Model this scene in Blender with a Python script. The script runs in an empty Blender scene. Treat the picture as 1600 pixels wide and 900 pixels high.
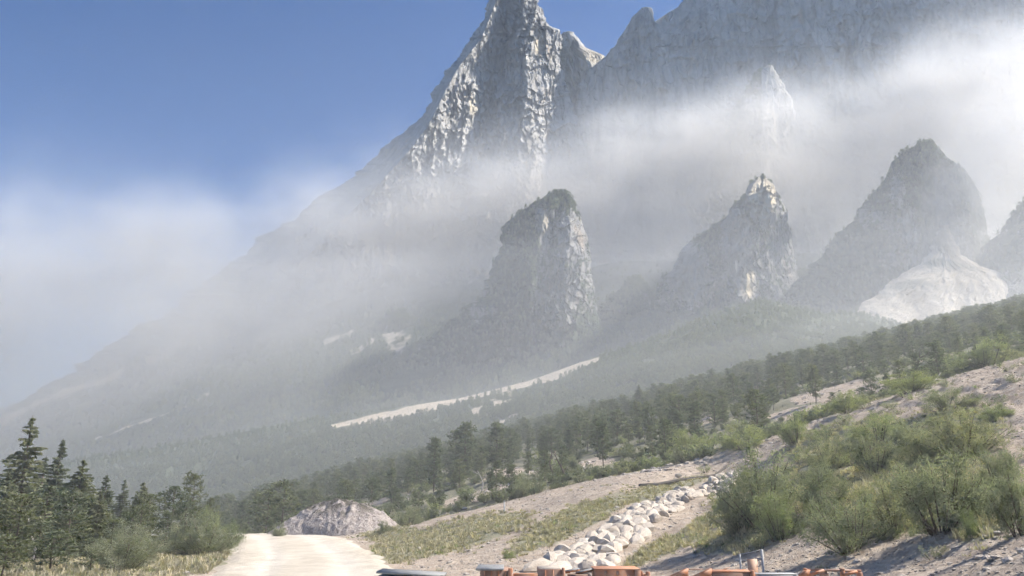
import bpy, math, random
import numpy as np
from mathutils import Vector, Matrix, noise as mn

S = bpy.context.scene
C = S.collection
R = math.radians
random.seed(7)
RNG = np.random.default_rng(11)

# ------------------------------------------------------------------ camera
FPX = 1208.0                      # focal length in photo pixels (1600 wide)
PITCH = R(15.95)
EYE = 1.7
cam = bpy.data.cameras.new('camera')
cam.sensor_width = 36.0
cam.lens = 36.0 * FPX / 1600.0
cam.clip_start = 0.1
cam.clip_end = 60000
cam_o = bpy.data.objects.new('camera', cam)
cam_o.location = (0, 0, EYE)
cam_o.rotation_euler = (R(90) + PITCH, 0, 0)
C.objects.link(cam_o)
S.camera = cam_o

# ------------------------------------------------------------------ sky, sun, exposure
SUN_AZ, SUN_EL = R(80), R(44)     # azimuth clockwise from the view direction
w = bpy.data.worlds.new('World')
S.world = w
w.use_nodes = True
nt = w.node_tree
nt.nodes.clear()
sky = nt.nodes.new('ShaderNodeTexSky')
sky.sky_type = 'NISHITA'
sky.sun_disc = False
sky.sun_elevation = SUN_EL
sky.sun_rotation = SUN_AZ
sky.altitude = 3000
sky.air_density = 1.25
sky.dust_density = 0.0
sky.ozone_density = 10.0
bg = nt.nodes.new('ShaderNodeBackground')
bg.inputs['Strength'].default_value = 0.074
wo = nt.nodes.new('ShaderNodeOutputWorld')
nt.links.new(sky.outputs[0], bg.inputs[0])
nt.links.new(bg.outputs[0], wo.inputs[0])
sun = bpy.data.lights.new('sun', 'SUN')
sun.energy = 5.0
sun.angle = R(0.53)
sun.color = (1.0, 0.93, 0.83)
sun_o = bpy.data.objects.new('sun', sun)
sd = Vector((math.sin(SUN_AZ) * math.cos(SUN_EL), math.cos(SUN_AZ) * math.cos(SUN_EL), math.sin(SUN_EL)))
sun_o.rotation_euler = sd.to_track_quat('Z', 'Y').to_euler()
sun_o.location = (60, 20, 90)
C.objects.link(sun_o)
vs = S.view_settings
vs.view_transform = 'Standard'
vs.look = 'None'
vs.gamma = 1.0
vs.exposure = 0.97
S.cycles.max_bounces = 4
S.cycles.diffuse_bounces = 1
S.cycles.glossy_bounces = 1
S.cycles.volume_bounces = 1
S.cycles.adaptive_threshold = 0.06
S.cycles.adaptive_min_samples = 12
S.cycles.transparent_max_bounces = 8
S.cycles.volume_step_rate = 1.0
S.cycles.volume_max_steps = 96

# ------------------------------------------------------------------ helpers: pixels to points, noise
cP, sP = math.cos(PITCH), math.sin(PITCH)
def at(px, py, Y):
    """world point seen at photo pixel (px, py) that lies Y metres ahead"""
    px, py, Y = np.broadcast_arrays(np.asarray(px, float), np.asarray(py, float), np.asarray(Y, float))
    xc = (px - 800) / FPX
    yc = (450 - py) / FPX
    t = Y / (cP - sP * yc)
    return np.stack([xc * t, Y, EYE + t * (sP + cP * yc)], -1)
def project(P):
    P = np.asarray(P, float)
    y, z = P[..., 1], P[..., 2] - EYE
    d = y * cP + z * sP
    return 800 + FPX * P[..., 0] / d, 450 - FPX * (z * cP - y * sP) / d

def _hash(ix, iy, seed):
    h = (ix.astype(np.int64) * 374761393 + iy.astype(np.int64) * 668265263 + seed * 974711 + 1013904223) & 0xffffffff
    h = ((h ^ (h >> 13)) * 1274126177) & 0xffffffff
    h = ((h ^ (h >> 16)) * 2246822519) & 0xffffffff
    return (h ^ (h >> 15)) & 0xffffffff
def perlin(x, y, seed=0):
    x = np.asarray(x, float); y = np.asarray(y, float)
    x, y = np.broadcast_arrays(x, y)
    ix, iy = np.floor(x), np.floor(y)
    fx, fy = x - ix, y - iy
    def g(dx, dy):
        a = _hash(ix + dx, iy + dy, seed) * (2 * math.pi / 4294967296.0)
        return np.cos(a) * (fx - dx) + np.sin(a) * (fy - dy)
    u = fx * fx * fx * (fx * (fx * 6 - 15) + 10)
    v = fy * fy * fy * (fy * (fy * 6 - 15) + 10)
    return 1.5 * ((g(0, 0) * (1 - u) + g(1, 0) * u) * (1 - v) + (g(0, 1) * (1 - u) + g(1, 1) * u) * v)
def fbm(x, y, o=4, seed=0, gain=.5):
    s = 0; a = 1.0; t = 0
    for i in range(o):
        s = s + a * perlin(x * 2.03 ** i, y * 2.03 ** i, seed + i * 17); t += a; a *= gain
    return s / t
def ridged(x, y, o=4, seed=0, gain=.55):
    s = 0; a = 1.0; t = 0
    for i in range(o):
        s = s + a * (1 - 2 * np.abs(perlin(x * 2.07 ** i, y * 2.07 ** i, seed + i * 31))); t += a; a *= gain
    return s / t
def facet(x, y, seed=0, tilt=1.0):
    """broken rock: every cell of a jittered lattice is its own tilted plane"""
    x, y = np.broadcast_arrays(np.asarray(x, float), np.asarray(y, float))
    ix, iy = np.floor(x), np.floor(y)
    best = np.full(x.shape, 1e9); val = np.zeros(x.shape)
    for dx in (-1, 0, 1):
        for dy in (-1, 0, 1):
            cx, cy = ix + dx, iy + dy
            r = [_hash(cx, cy, seed + 101 * q) / 4294967296.0 for q in range(5)]
            ox, oy = x - (cx + r[0]), y - (cy + r[1])
            d = ox * ox + oy * oy
            k = d < best
            best = np.where(k, d, best)
            val = np.where(k, r[2] - .5 + tilt * ((r[3] - .5) * 2 * ox + (r[4] - .5) * 2 * oy), val)
    return val
def sstep(a, b, x):
    t = np.clip((x - a) / (b - a), 0, 1)
    return t * t * (3 - 2 * t)
def poly(pts):
    """polyline given as (key, value) pairs -> function"""
    a = np.array(sorted(pts), float)
    return lambda q: np.interp(q, a[:, 0], a[:, 1])

# ------------------------------------------------------------------ helpers: meshes, objects
def mesh(name, V, F, attrs=None, smooth=False, mat_idx=None):
    """F: list of int arrays, each (n,3) or (n,4)"""
    m = bpy.data.meshes.new(name)
    V = np.asarray(V, np.float32).reshape(-1, 3)
    if not isinstance(F, list): F = [F]
    F = [np.asarray(f, np.int32) for f in F if len(f)]
    m.vertices.add(len(V)); m.vertices.foreach_set('co', V.ravel())
    nl = sum(f.size for f in F); npol = sum(len(f) for f in F)
    m.loops.add(nl); m.polygons.add(npol)
    m.loops.foreach_set('vertex_index', np.concatenate([f.ravel() for f in F]))
    tot = np.concatenate([np.full(len(f), f.shape[1], np.int32) for f in F])
    st = np.concatenate([[0], np.cumsum(tot)[:-1]]).astype(np.int32)
    m.polygons.foreach_set('loop_start', st)
    m.polygons.foreach_set('loop_total', tot)
    if smooth: m.polygons.foreach_set('use_smooth', np.ones(npol, bool))
    if mat_idx is not None: m.polygons.foreach_set('material_index', np.asarray(mat_idx, np.int32))
    m.update(calc_edges=True)
    for k, v in (attrs or {}).items():
        a = m.attributes.new(k, 'FLOAT', 'POINT')
        a.data.foreach_set('value', np.asarray(v, np.float32).ravel())
    return m
def obj(name, me, mat=None, parent=None, loc=None):
    if mat is not None:
        me.materials.clear()
        for q in (mat if isinstance(mat, (list, tuple)) else [mat]): me.materials.append(q)
    o = bpy.data.objects.new(name, me)
    C.objects.link(o)
    if parent is not None: o.parent = parent
    if loc is not None: o.location = loc
    return o
def tag(o, label=None, cat=None, group=None, kind=None):
    if label: o['label'] = label
    if cat: o['category'] = cat
    if group: o['group'] = group
    if kind: o['kind'] = kind
    return o
def empty(name, loc=(0, 0, 0), rz=0.0, sc=1.0):
    o = bpy.data.objects.new(name, None)
    o.empty_display_size = .3
    C.objects.link(o)
    o.location = loc; o.rotation_euler = (0, 0, rz); o.scale = (sc,) * 3
    return o
def grid_faces(n, m, off=0, wrap=False):
    """quads of an n x m vertex grid"""
    i = np.arange(n - 1)[:, None]; j = np.arange(m if wrap else m - 1)[None, :]
    j2 = (j + 1) % m
    a = i * m + j; b = i * m + j2; c = (i + 1) * m + j2; d = (i + 1) * m + j
    return (np.stack([a, b, c, d], -1).reshape(-1, 4) + off).astype(np.int32)

class MB:
    """collects boxes, tubes, plates into one mesh"""
    def __init__(s): s.V = []; s.F4 = []; s.n = 0
    def add(s, V, F):
        s.V.append(np.asarray(V, float)); s.F4.append(np.asarray(F, int) + s.n); s.n += len(V)
    def box(s, c, d, rz=0.0, rx=0.0, ry=0.0):
        x, y, z = np.array(d) / 2.0
        V = np.array([[-x, -y, -z], [x, -y, -z], [x, y, -z], [-x, y, -z], [-x, -y, z], [x, -y, z], [x, y, z], [-x, y, z]])
        M = np.array(Matrix.Rotation(rz, 3, 'Z') @ Matrix.Rotation(ry, 3, 'Y') @ Matrix.Rotation(rx, 3, 'X'))
        s.add(V @ M.T + np.array(c), [[0, 3, 2, 1], [4, 5, 6, 7], [0, 1, 5, 4], [1, 2, 6, 5], [2, 3, 7, 6], [3, 0, 4, 7]])
        return s
    def prism(s, outline, y0, y1):
        """closed prism of a quad outline in x,z, from y0 to y1"""
        V = [[x, y0, z] for x, z in outline] + [[x, y1, z] for x, z in outline]
        s.add(V, [[0, 1, 2, 3], [7, 6, 5, 4], [0, 4, 5, 1], [1, 5, 6, 2], [2, 6, 7, 3], [3, 7, 4, 0]])
        return s
    def tube(s, pts, rad, n=6):
        P = np.array(pts, float); rad = np.broadcast_to(np.asarray(rad, float), (len(P),))
        T = np.gradient(P, axis=0); T /= np.linalg.norm(T, axis=1)[:, None] + 1e-9
        ref = np.where(np.abs(T[:, 2:3]) > .9, [[1., 0, 0]], [[0, 0, 1.]])
        A = np.cross(T, ref); A /= np.linalg.norm(A, axis=1)[:, None] + 1e-9
        B = np.cross(T, A)
        th = np.arange(n) * 2 * math.pi / n
        V = P[:, None] + rad[:, None, None] * (np.cos(th)[None, :, None] * A[:, None] + np.sin(th)[None, :, None] * B[:, None])
        k = len(P)
        F = grid_faces(k, n, 0, True)
        s.add(np.concatenate([V.reshape(-1, 3), P[:1], P[-1:]]), F)
        c0, c1 = s.n - 2, s.n - 1
        base = s.n - (k * n + 2)
        caps = [[base + (j + 1) % n, base + j, c0, c0] for j in range(n)] + [[base + (k - 1) * n + j, base + (k - 1) * n + (j + 1) % n, c1, c1] for j in range(n)]
        s.caps = getattr(s, 'caps', []) + [q[:3] for q in caps]
        return s
    def mesh(s, name, smooth=False):
        F = [np.concatenate(s.F4)]
        if getattr(s, 'caps', None): F.append(np.array(s.caps))
        return mesh(name, np.concatenate(s.V), F, smooth=smooth)
    def build(s, name, mat, parent=None, smooth=False, loc=None):
        return obj(name, s.mesh(name, smooth), mat, parent, loc)

# ------------------------------------------------------------------ materials
class NT:
    def __init__(s, name):
        s.m = bpy.data.materials.new(name); s.m.use_nodes = True
        s.t = s.m.node_tree; s.t.nodes.clear()
        s.out = s.t.nodes.new('ShaderNodeOutputMaterial')
    def n(s, typ, **kw):
        q = s.t.nodes.new('ShaderNode' + typ)
        for k, v in kw.items():
            if k in q.inputs: q.inputs[k].default_value = v
            else: setattr(q, k, v)
        return q
    def l(s, a, b): s.t.links.new(a, b)
    def pos(s): return s.n('NewGeometry').outputs['Position']
    def objc(s): return s.n('TexCoord').outputs['Object']
    def noise(s, vec, scale, detail=4, rough=.55, stretch=None):
        q = s.n('TexNoise', Scale=scale, Detail=detail, Roughness=rough)
        if stretch:
            mp = s.n('Mapping'); mp.inputs['Scale'].default_value = stretch
            s.l(vec, mp.inputs[0]); vec = mp.outputs[0]
        s.l(vec, q.inputs['Vector'])
        return q.outputs[0]
    def ramp(s, f, stops):
        r = s.n('ValToRGB')
        e = r.color_ramp.elements
        while len(e) < len(stops): e.new(.5)
        for q, (p, c) in zip(e, stops):
            q.position = p; q.color = tuple(c if isinstance(c, tuple) else (c, c, c)) + (1,)
        s.l(f, r.inputs[0])
        return r.outputs[0]
    def mix(s, f, a, b, mode='MIX'):
        q = s.n('Mix', data_type='RGBA', blend_type=mode)
        if isinstance(f, (int, float)): q.inputs[0].default_value = f
        else: s.l(f, q.inputs[0])
        for v, i in ((a, 6), (b, 7)):
            if isinstance(v, tuple): q.inputs[i].default_value = v + (1,)
            else: s.l(v, q.inputs[i])
        return q.outputs[2]
    def math(s, op, a, b=None, clamp=False):
        q = s.n('Math', operation=op); q.use_clamp = clamp
        for v, i in ((a, 0), (b, 1)):
            if v is None: continue
            if isinstance(v, (int, float)): q.inputs[i].default_value = v
            else: s.l(v, q.inputs[i])
        return q.outputs[0]
    def attr(s, name): return s.n('Attribute', attribute_name=name).outputs['Fac']
    def finish(s, col, rough=.9, bump=None, dist=.1, strength=.6, spec=.2, metal=0.0):
        b = s.n('BsdfPrincipled')
        b.inputs['Roughness'].default_value = rough
        b.inputs['Specular IOR Level'].default_value = spec
        b.inputs['Metallic'].default_value = metal
        if isinstance(col, tuple): b.inputs['Base Color'].default_value = col + (1,)
        else: s.l(col, b.inputs['Base Color'])
        if bump is not None:
            q = s.n('Bump', Strength=strength, Distance=dist)
            s.l(bump, q.inputs['Height']); s.l(q.outputs[0], b.inputs['Normal'])
        s.l(b.outputs[0], s.out.inputs[0])
        return s.m

def rock_far(name, base=(.42, .41, .39), warm=(.50, .36, .22), veg=(.045, .06, .035), sc=1.0):
    t = NT(name); p = t.pos()
    big = t.noise(p, .004 * sc, 5, .6)
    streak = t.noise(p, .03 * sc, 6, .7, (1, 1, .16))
    fine = t.noise(p, .06 * sc, 5, .65)
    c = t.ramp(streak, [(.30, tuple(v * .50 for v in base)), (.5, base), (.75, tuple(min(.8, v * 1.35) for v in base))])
    c = t.mix(t.ramp(t.noise(p, .012 * sc, 4, .6, (1, 1, .5)), [(.60, 0.), (.72, .55)]), c, warm)
    c = t.mix(t.attr('warm'), c, (.62, .54, .40))
    c = t.mix(.35, c, t.ramp(fine, [(.3, (.5, .5, .5)), (.7, (1., 1., 1.))]), 'MULTIPLY')
    g = t.mix(t.ramp(fine, [(.35, 0.), (.65, 1.)]), tuple(v * .6 for v in veg), tuple(v * 1.5 for v in veg))
    vm = t.math('ADD', t.attr('veg'), t.math('MULTIPLY', t.math('SUBTRACT', t.noise(p, .03 * sc, 6, .75), .5), 2.2))
    c = t.mix(t.ramp(vm, [(.42, 0.), (.55, 1.)]), c, g)
    vo = t.n('TexVoronoi', feature='DISTANCE_TO_EDGE', Scale=.035 * sc)
    mp = t.n('Mapping'); mp.inputs['Scale'].default_value = (1, 1, .38)
    ad = t.n('VectorMath', operation='MULTIPLY_ADD'); ns = t.n('TexNoise', Scale=.025 * sc, Detail=4); t.l(p, ns.inputs['Vector'])
    t.l(ns.outputs[1], ad.inputs[0]); ad.inputs[1].default_value = (34 / sc,) * 3; t.l(p, ad.inputs[2])
    t.l(ad.outputs[0], mp.inputs[0]); t.l(mp.outputs[0], vo.inputs['Vector'])
    crack = t.ramp(vo.outputs['Distance'], [(.0, 0.), (.09, 1.)])
    h = t.math('ADD', t.math('MULTIPLY', streak, .5), t.math('ADD', t.math('MULTIPLY', fine, .35), t.math('MULTIPLY', crack, .6)))
    return t.finish(c, .95, h, 9.0 / sc, .8, .05)
M = {}
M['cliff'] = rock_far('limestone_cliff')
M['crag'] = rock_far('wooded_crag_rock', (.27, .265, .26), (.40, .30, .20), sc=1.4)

def apron_mat(name, g0, g1, bare, scale):
    t = NT(name); p = t.pos()
    a = t.noise(p, scale, 5, .6)
    f = t.noise(p, scale * 7, 5, .65)
    c = t.mix(t.ramp(f, [(.35, 0.), (.65, 1.)]), g0, g1)
    c = t.mix(t.ramp(t.math('ADD', t.attr('bare'), t.math('MULTIPLY', t.math('SUBTRACT', f, .5), 1.1)), [(.40, 0.), (.72, 1.)]), c, bare)
    c = t.mix(.4, c, t.ramp(a, [(.3, (.55, .55, .55)), (.7, (1., 1., 1.))]), 'MULTIPLY')
    return t.finish(c, .95, f, .6 / scale * .05, .8, .05)
M['apron'] = apron_mat('mountain_foot_cover', (.035, .048, .030), (.075, .088, .055), (.40, .365, .31), .006)
M['midfan'] = apron_mat('middle_slope_cover', (.05, .065, .038), (.10, .115, .065), (.50, .435, .345), .012)

def debris_mat():
    t = NT('fresh_debris'); p = t.pos()
    f = t.noise(p, .05, 6, .75); g = t.noise(p, .022, 5, .65, (1, .25, .25)); h = t.noise(p, .012, 4, .6)
    c = t.ramp(f, [(.3, (.34, .295, .23)), (.5, (.52, .46, .37)), (.72, (.64, .575, .475))])
    c = t.mix(.85, c, t.ramp(g, [(.36, (.52, .50, .48)), (.56, (1., 1., 1.))]), 'MULTIPLY')
    c = t.mix(t.ramp(h, [(.60, 0.), (.68, .7)]), c, (.20, .19, .15))
    return t.finish(c, .95, t.math('ADD', f, g), 9.0, .9, .05)
M['debris'] = debris_mat()

def ground_mat():
    t = NT('slope_soil_and_scree'); p = t.pos()
    n1 = t.noise(p, .35, 5, .6); n2 = t.noise(p, 2.2, 6, .7); n3 = t.noise(p, 11, 4, .6)
    soil = t.ramp(n2, [(.28, (.29, .235, .185)), (.5, (.435, .365, .295)), (.72, (.58, .505, .425))])
    soil = t.mix(.5, soil, t.ramp(n1, [(.3, (.62, .60, .60)), (.7, (1., .98, .96))]), 'MULTIPLY')
    grass = t.mix(t.ramp(n2, [(.3, 0.), (.7, 1.)]), (.17, .172, .11), (.35, .325, .235))
    forest = t.mix(t.ramp(n1, [(.3, 0.), (.7, 1.)]), (.13, .135, .085), (.30, .28, .21))
    f = t.math('ADD', t.attr('grass'), t.math('MULTIPLY', t.math('SUBTRACT', n2, .5), 1.5))
    c = t.mix(t.ramp(f, [(.40, 0.), (.62, 1.)]), soil, grass)
    f = t.math('ADD', t.attr('wood'), t.math('MULTIPLY', t.math('SUBTRACT', n1, .5), 1.9))
    c = t.mix(t.ramp(f, [(.40, 0.), (.60, 1.)]), c, forest)
    h = t.math('ADD', t.math('MULTIPLY', n2, .8), t.math('MULTIPLY', n3, .35))
    return t.finish(c, .97, h, .16, .8, .08)
M['ground'] = ground_mat()
def road_mat():
    t = NT('pale_gravel_road'); p = t.pos()
    n1 = t.noise(p, .55, 5, .65, (1, .16, 1)); n2 = t.noise(p, 7, 6, .75); n3 = t.noise(p, .9, 5, .6)
    c = t.ramp(n2, [(.28, (.47, .415, .34)), (.5, (.60, .545, .46)), (.75, (.70, .65, .575))])
    c = t.mix(.8, c, t.ramp(n1, [(.36, (.78, .76, .73)), (.58, (1., 1., 1.))]), 'MULTIPLY')
    c = t.mix(.5, c, t.ramp(n3, [(.35, (.75, .73, .70)), (.6, (1., 1., 1.))]), 'MULTIPLY')
    tr = t.attr('track')
    c = t.mix(t.math('MULTIPLY', tr, t.ramp(n3, [(.3, .2), (.7, .8)])), c, (.66, .62, .555))
    return t.finish(c, .95, t.math('ADD', n2, t.math('MULTIPLY', n3, .8)), .06, .9, .1)
M['road'] = road_mat()
def stone_mat(name, lo, hi):
    t = NT(name); p = t.objc()
    oi = t.n('ObjectInfo').outputs['Random']
    n = t.noise(p, 2.5, 6, .65); f = t.noise(p, 14, 4, .6)
    c = t.ramp(n, [(.28, lo), (.7, hi)])
    c = t.mix(.8, c, t.ramp(oi, [(0., (.74, .72, .70)), (.5, (.95, .93, .90)), (1., (1., 1., 1.))]), 'MULTIPLY')
    c = t.mix(t.ramp(t.noise(p, 5, 4), [(.6, 0.), (.75, .5)]), c, (.20, .19, .17))
    return t.finish(c, .9, t.math('ADD', n, t.math('MULTIPLY', f, .3)), .06, .8, .15)
M['stone'] = stone_mat('pale_limestone_boulder', (.40, .35, .30), (.64, .58, .51))
M['rubble'] = stone_mat('grey_rubble', (.36, .315, .275), (.60, .54, .48))

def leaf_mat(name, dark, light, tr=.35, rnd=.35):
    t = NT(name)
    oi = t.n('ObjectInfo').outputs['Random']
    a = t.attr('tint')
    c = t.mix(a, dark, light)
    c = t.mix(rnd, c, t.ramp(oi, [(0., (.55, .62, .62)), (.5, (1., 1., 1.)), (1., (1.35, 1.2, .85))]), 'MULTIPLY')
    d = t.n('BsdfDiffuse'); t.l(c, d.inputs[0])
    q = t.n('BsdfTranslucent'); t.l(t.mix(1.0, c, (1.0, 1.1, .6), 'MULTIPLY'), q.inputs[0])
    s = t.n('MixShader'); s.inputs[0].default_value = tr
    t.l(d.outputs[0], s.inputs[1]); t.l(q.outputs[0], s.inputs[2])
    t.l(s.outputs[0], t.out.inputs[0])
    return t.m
M['pine'] = leaf_mat('pine_needles', (.092, .108, .078), (.25, .272, .195), .4)
M['spruce'] = leaf_mat('spruce_needles', (.11, .128, .098), (.275, .295, .22), .4)
M['shrub'] = leaf_mat('willow_leaves', (.19, .20, .15), (.41, .415, .325), .45)
M['lime'] = leaf_mat('young_leaves', (.18, .205, .125), (.40, .43, .275), .45)
M['grassm'] = leaf_mat('dry_grass', (.31, .28, .21), (.56, .50, .395), .3)
def bark_mat(name, lo, hi):
    t = NT(name); p = t.objc()
    n = t.noise(p, 6, 5, .7, (1, 1, .25))
    return t.finish(t.ramp(n, [(.3, lo), (.7, hi)]), .95, n, .03, .8, .1)
M['bark'] = bark_mat('grey_brown_bark', (.075, .06, .048), (.20, .165, .135))
M['deadwood'] = bark_mat('bleached_dead_wood', (.30, .28, .26), (.58, .55, .51))
M['darklog'] = bark_mat('weathered_dark_pipe', (.06, .055, .05), (.12, .11, .10))

# ================================================================== the near ground: bench, road, bank and fan
def fan(x, y):
    return .25 * x + .11 * y - 4.0
_ctl = []
def ctl(*a):
    for px, py, Y in a: _ctl.append(at(px, py, Y))
for y, xs in ((3, (-14, -7, 0, 5)), (9, (-14, -7, 0, 4)), (15, (-13, -8, -3, 2, 5)), (20, (-12, -8, -4, 0)), (27, (-14, -9, -4.5)), (36, (-16, -11, -7.5)),
              (45, (-18, -13, -10)), (52, (-19, -15, -11.5))):
    for x in xs: _ctl.append(np.array([x, y, 0.0]))
for p in ((-20, 36, -.6), (-30, 45, -2.6), (-24, 24, -.7), (-40, 38, -4), (-20, 12, -.4), (-36, 60, -4), (-16, 62, -.4), (-10, 60, .1), (-26, 56, -1.2)):
    _ctl.append(np.array(p, float))
# levee crest (top edge of the stone facing)
CREST = [(815, 897, 22), (870, 868, 25.5), (920, 842, 29), (960, 815, 32), (1000, 792, 36), (1060, 768, 41), (1110, 753, 45), (1140, 745, 48)]
FOOT = [(950, 893, 23.5), (980, 865, 26.5), (1010, 842, 30), (1060, 805, 36.5), (1125, 790, 42)]
ctl(*CREST); ctl(*FOOT)
ctl((1000, 762, 42), (1000, 740, 50), (900, 776, 42), (900, 762, 50), (850, 795, 42), (700, 810, 47), (760, 850, 32), (650, 890, 24.5), (700, 880, 27),
    (820, 850, 29), (740, 830, 37), (640, 845, 40), (1130, 728, 50), (620, 826, 50), (1060, 722, 58))
ctl((1100, 880, 22.5), (1100, 840, 28), (1180, 865, 21), (1250, 880, 18.5), (1350, 890, 16), (1450, 884, 14.5), (1540, 897, 11), (1600, 868, 11), (1700, 850, 10),
    (1230, 800, 25), (1250, 720, 38), (1300, 700, 38), (1330, 790, 22), (1330, 740, 28), (1450, 800, 19), (1450, 720, 26), (1450, 650, 36), (1550, 680, 29),
    (1600, 760, 20), (1600, 680, 27), (1600, 615, 34), (1380, 655, 40), (1270, 690, 44), (1160, 728, 48), (1800, 560, 32), (1800, 700, 22), (1950, 640, 24),
    (1560, 830, 14.5), (1160, 800, 33))
for x in (-60, -30, 0, 30, 60, 90):
    for y in (66, 82): _ctl.append(np.array([x, y, fan(x, y)]))
_ctl = np.array(_ctl)
def _tps():
    P = _ctl[:, :2]; n = len(P)
    d2 = ((P[:, None] - P[None]) ** 2).sum(-1)
    K = .5 * d2 * np.log(d2 + 1e-9) + np.eye(n) * .6
    A = np.zeros((n + 3, n + 3)); A[:n, :n] = K
    Q = np.concatenate([np.ones((n, 1)), P], 1); A[:n, n:] = Q; A[n:, :n] = Q.T
    return np.linalg.solve(A, np.concatenate([_ctl[:, 2], np.zeros(3)]))
_W = _tps()
def tps(x, y):
    r = _W[-3] + _W[-2] * x + _W[-1] * y
    for (cx, cy, _), k in zip(_ctl, _W[:-3]):
        d2 = (x - cx) ** 2 + (y - cy) ** 2
        r = r + k * .5 * d2 * np.log(d2 + 1e-9)
    return r
# road centre line and half width
ROAD_C = poly([(2, -2.0), (10, -3.0), (16, -4.3), (22, -5.5), (30, -7.6), (38, -10.0), (46, -12.6), (52, -15.0), (57, -19.0), (62, -26)])
ROAD_W = poly([(2, 3.2), (14, 2.6), (22, 2.25), (30, 2.35), (40, 2.7), (52, 3.2), (62, 4)])
def road_mask(x, y):
    d = np.abs(x - ROAD_C(y)) - ROAD_W(y)
    return 1 - sstep(-.2, 1.6, d)
def yard_mask(x, y):
    return np.maximum(road_mask(x, y), sstep(23, 18, y) * (1 - sstep(3, 7, x)) * sstep(-14, -10, x))
def ground_z(x, y):
    x = np.asarray(x, float); y = np.asarray(y, float)
    x, y = np.broadcast_arrays(x, y)
    b = sstep(54, 72, y)
    xx = np.clip(x, -60, 45)
    z = tps(xx, np.minimum(y, 84)) * (1 - b) + (fan(x, y) + 1.6 * fbm(x / 38, y / 38, 3, 5) + .5 * fbm(x / 9, y / 9, 3, 9)) * b
    far = sstep(300, 365, y + .12 * x)
    z = z - far * (30 + .16 * np.maximum(y - 300, 0))
    rough = 1 - yard_mask(x, y)
    z = z + rough * (.10 * fbm(x / 1.7, y / 1.7, 4, 3) + .22 * fbm(x / 6, y / 6, 3, 21) * sstep(20, 34, y + x))
    slope = rough * sstep(3, 9, x) * (1 - sstep(50, 60, y))
    z = z + slope * (.065 * ridged(x / 1.1, y / 1.5, 3, 63) * (1 + 3.2 * sstep(12, 18, x) * sstep(25, 30, y)) + .035 * ridged(x / .45, y / .6, 2, 64))
    z = np.where(y < 62, z * (1 - road_mask(x, y)) + np.minimum(z * .15, .02) * road_mask(x, y), z)
    return z

def patch(px, py, blobs):
    m = 0
    for cx, cy, rx, ry, rot in blobs:
        c, s = math.cos(R(rot)), math.sin(R(rot))
        dx, dy = px - cx, py - cy
        u = (dx * c - dy * s) / rx; v = (dx * s + dy * c) / ry
        m = np.maximum(m, 1 - sstep(.55, 1.25, np.sqrt(u * u + v * v)))
    return m
# openings of pale scree in the wood, laid out as places on the slope
def _spot(px, py, rx, ry):
    """ground position below a photo pixel -> world ellipse"""
    ys = np.geomspace(20, 340, 900)
    P = at(px, py, ys)
    k = np.argmax(ground_z(P[:, 0], P[:, 1]) > P[:, 2])
    return P[k, 0], P[k, 1], rx * ys[k] / FPX, ry
SCREE = [_spot(1335, 612, 75, 11), _spot(1250, 645, 45, 6), _spot(785, 738, 36, 7), _spot(750, 770, 60, 6), _spot(850, 735, 25, 5), _spot(700, 745, 25, 4),
         _spot(1575, 530, 30, 6), _spot(1290, 690, 30, 5), _spot(930, 720, 30, 6), _spot(1480, 560, 20, 6), _spot(1100, 655, 22, 7), _spot(575, 790, 30, 4), _spot(560, 745, 30, 5)]
def scree_mask(x, y):
    m = np.zeros_like(x)
    n = .35 * fbm(x / 4, y / 4, 3, 77)
    for cx, cy, rx, ry in SCREE:
        d = np.sqrt(((x - cx) / rx) ** 2 + ((y - cy) / ry) ** 2) + n
        m = np.maximum(m, 1 - sstep(.75, 1.1, d))
    return m
def cover(x, y):
    """grass and wood cover of the near ground, 0..1"""
    P = np.stack([x, y, ground_z(x, y)], -1)
    px, py = project(P)
    g = patch(px, py, [(700, 840, 150, 26, 14), (900, 810, 130, 24, 27), (1010, 770, 110, 13, 15), (620, 836, 60, 14, 0), (1050, 850, 90, 14, 25), (1080, 830, 70, 12, 30),
                       (1330, 690, 120, 36, 12), (1480, 670, 110, 36, 10), (1400, 740, 120, 40, 10), (1250, 760, 80, 40, 10), (1150, 840, 70, 26, 10), (1180, 780, 70, 40, 0), (1370, 800, 120, 40, 0), (1480, 760, 100, 50, 10), (1540, 820, 60, 26, 20),
                       (260, 875, 130, 24, 0), (120, 880, 160, 40, 0), (360, 860, 26, 14, 0)])
    g = np.where(y < 62, g, 0)
    edge = patch(px, py, [(1010, 750, 150, 16, 16), (870, 778, 60, 12, 16), (690, 885, 90, 12, 3)])
    g = np.clip(g * .92 - edge * .45, 0, 1)
    wd = sstep(52, 60, y + .05 * x + 3 * fbm(x / 8, y / 8, 2, 4))
    wd = np.where((x < -19) & (y < 70), np.maximum(wd, sstep(-19, -24, x)), wd)
    wd = wd * (1 - scree_mask(x, y))
    return g, np.clip(wd, 0, 1)
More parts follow.
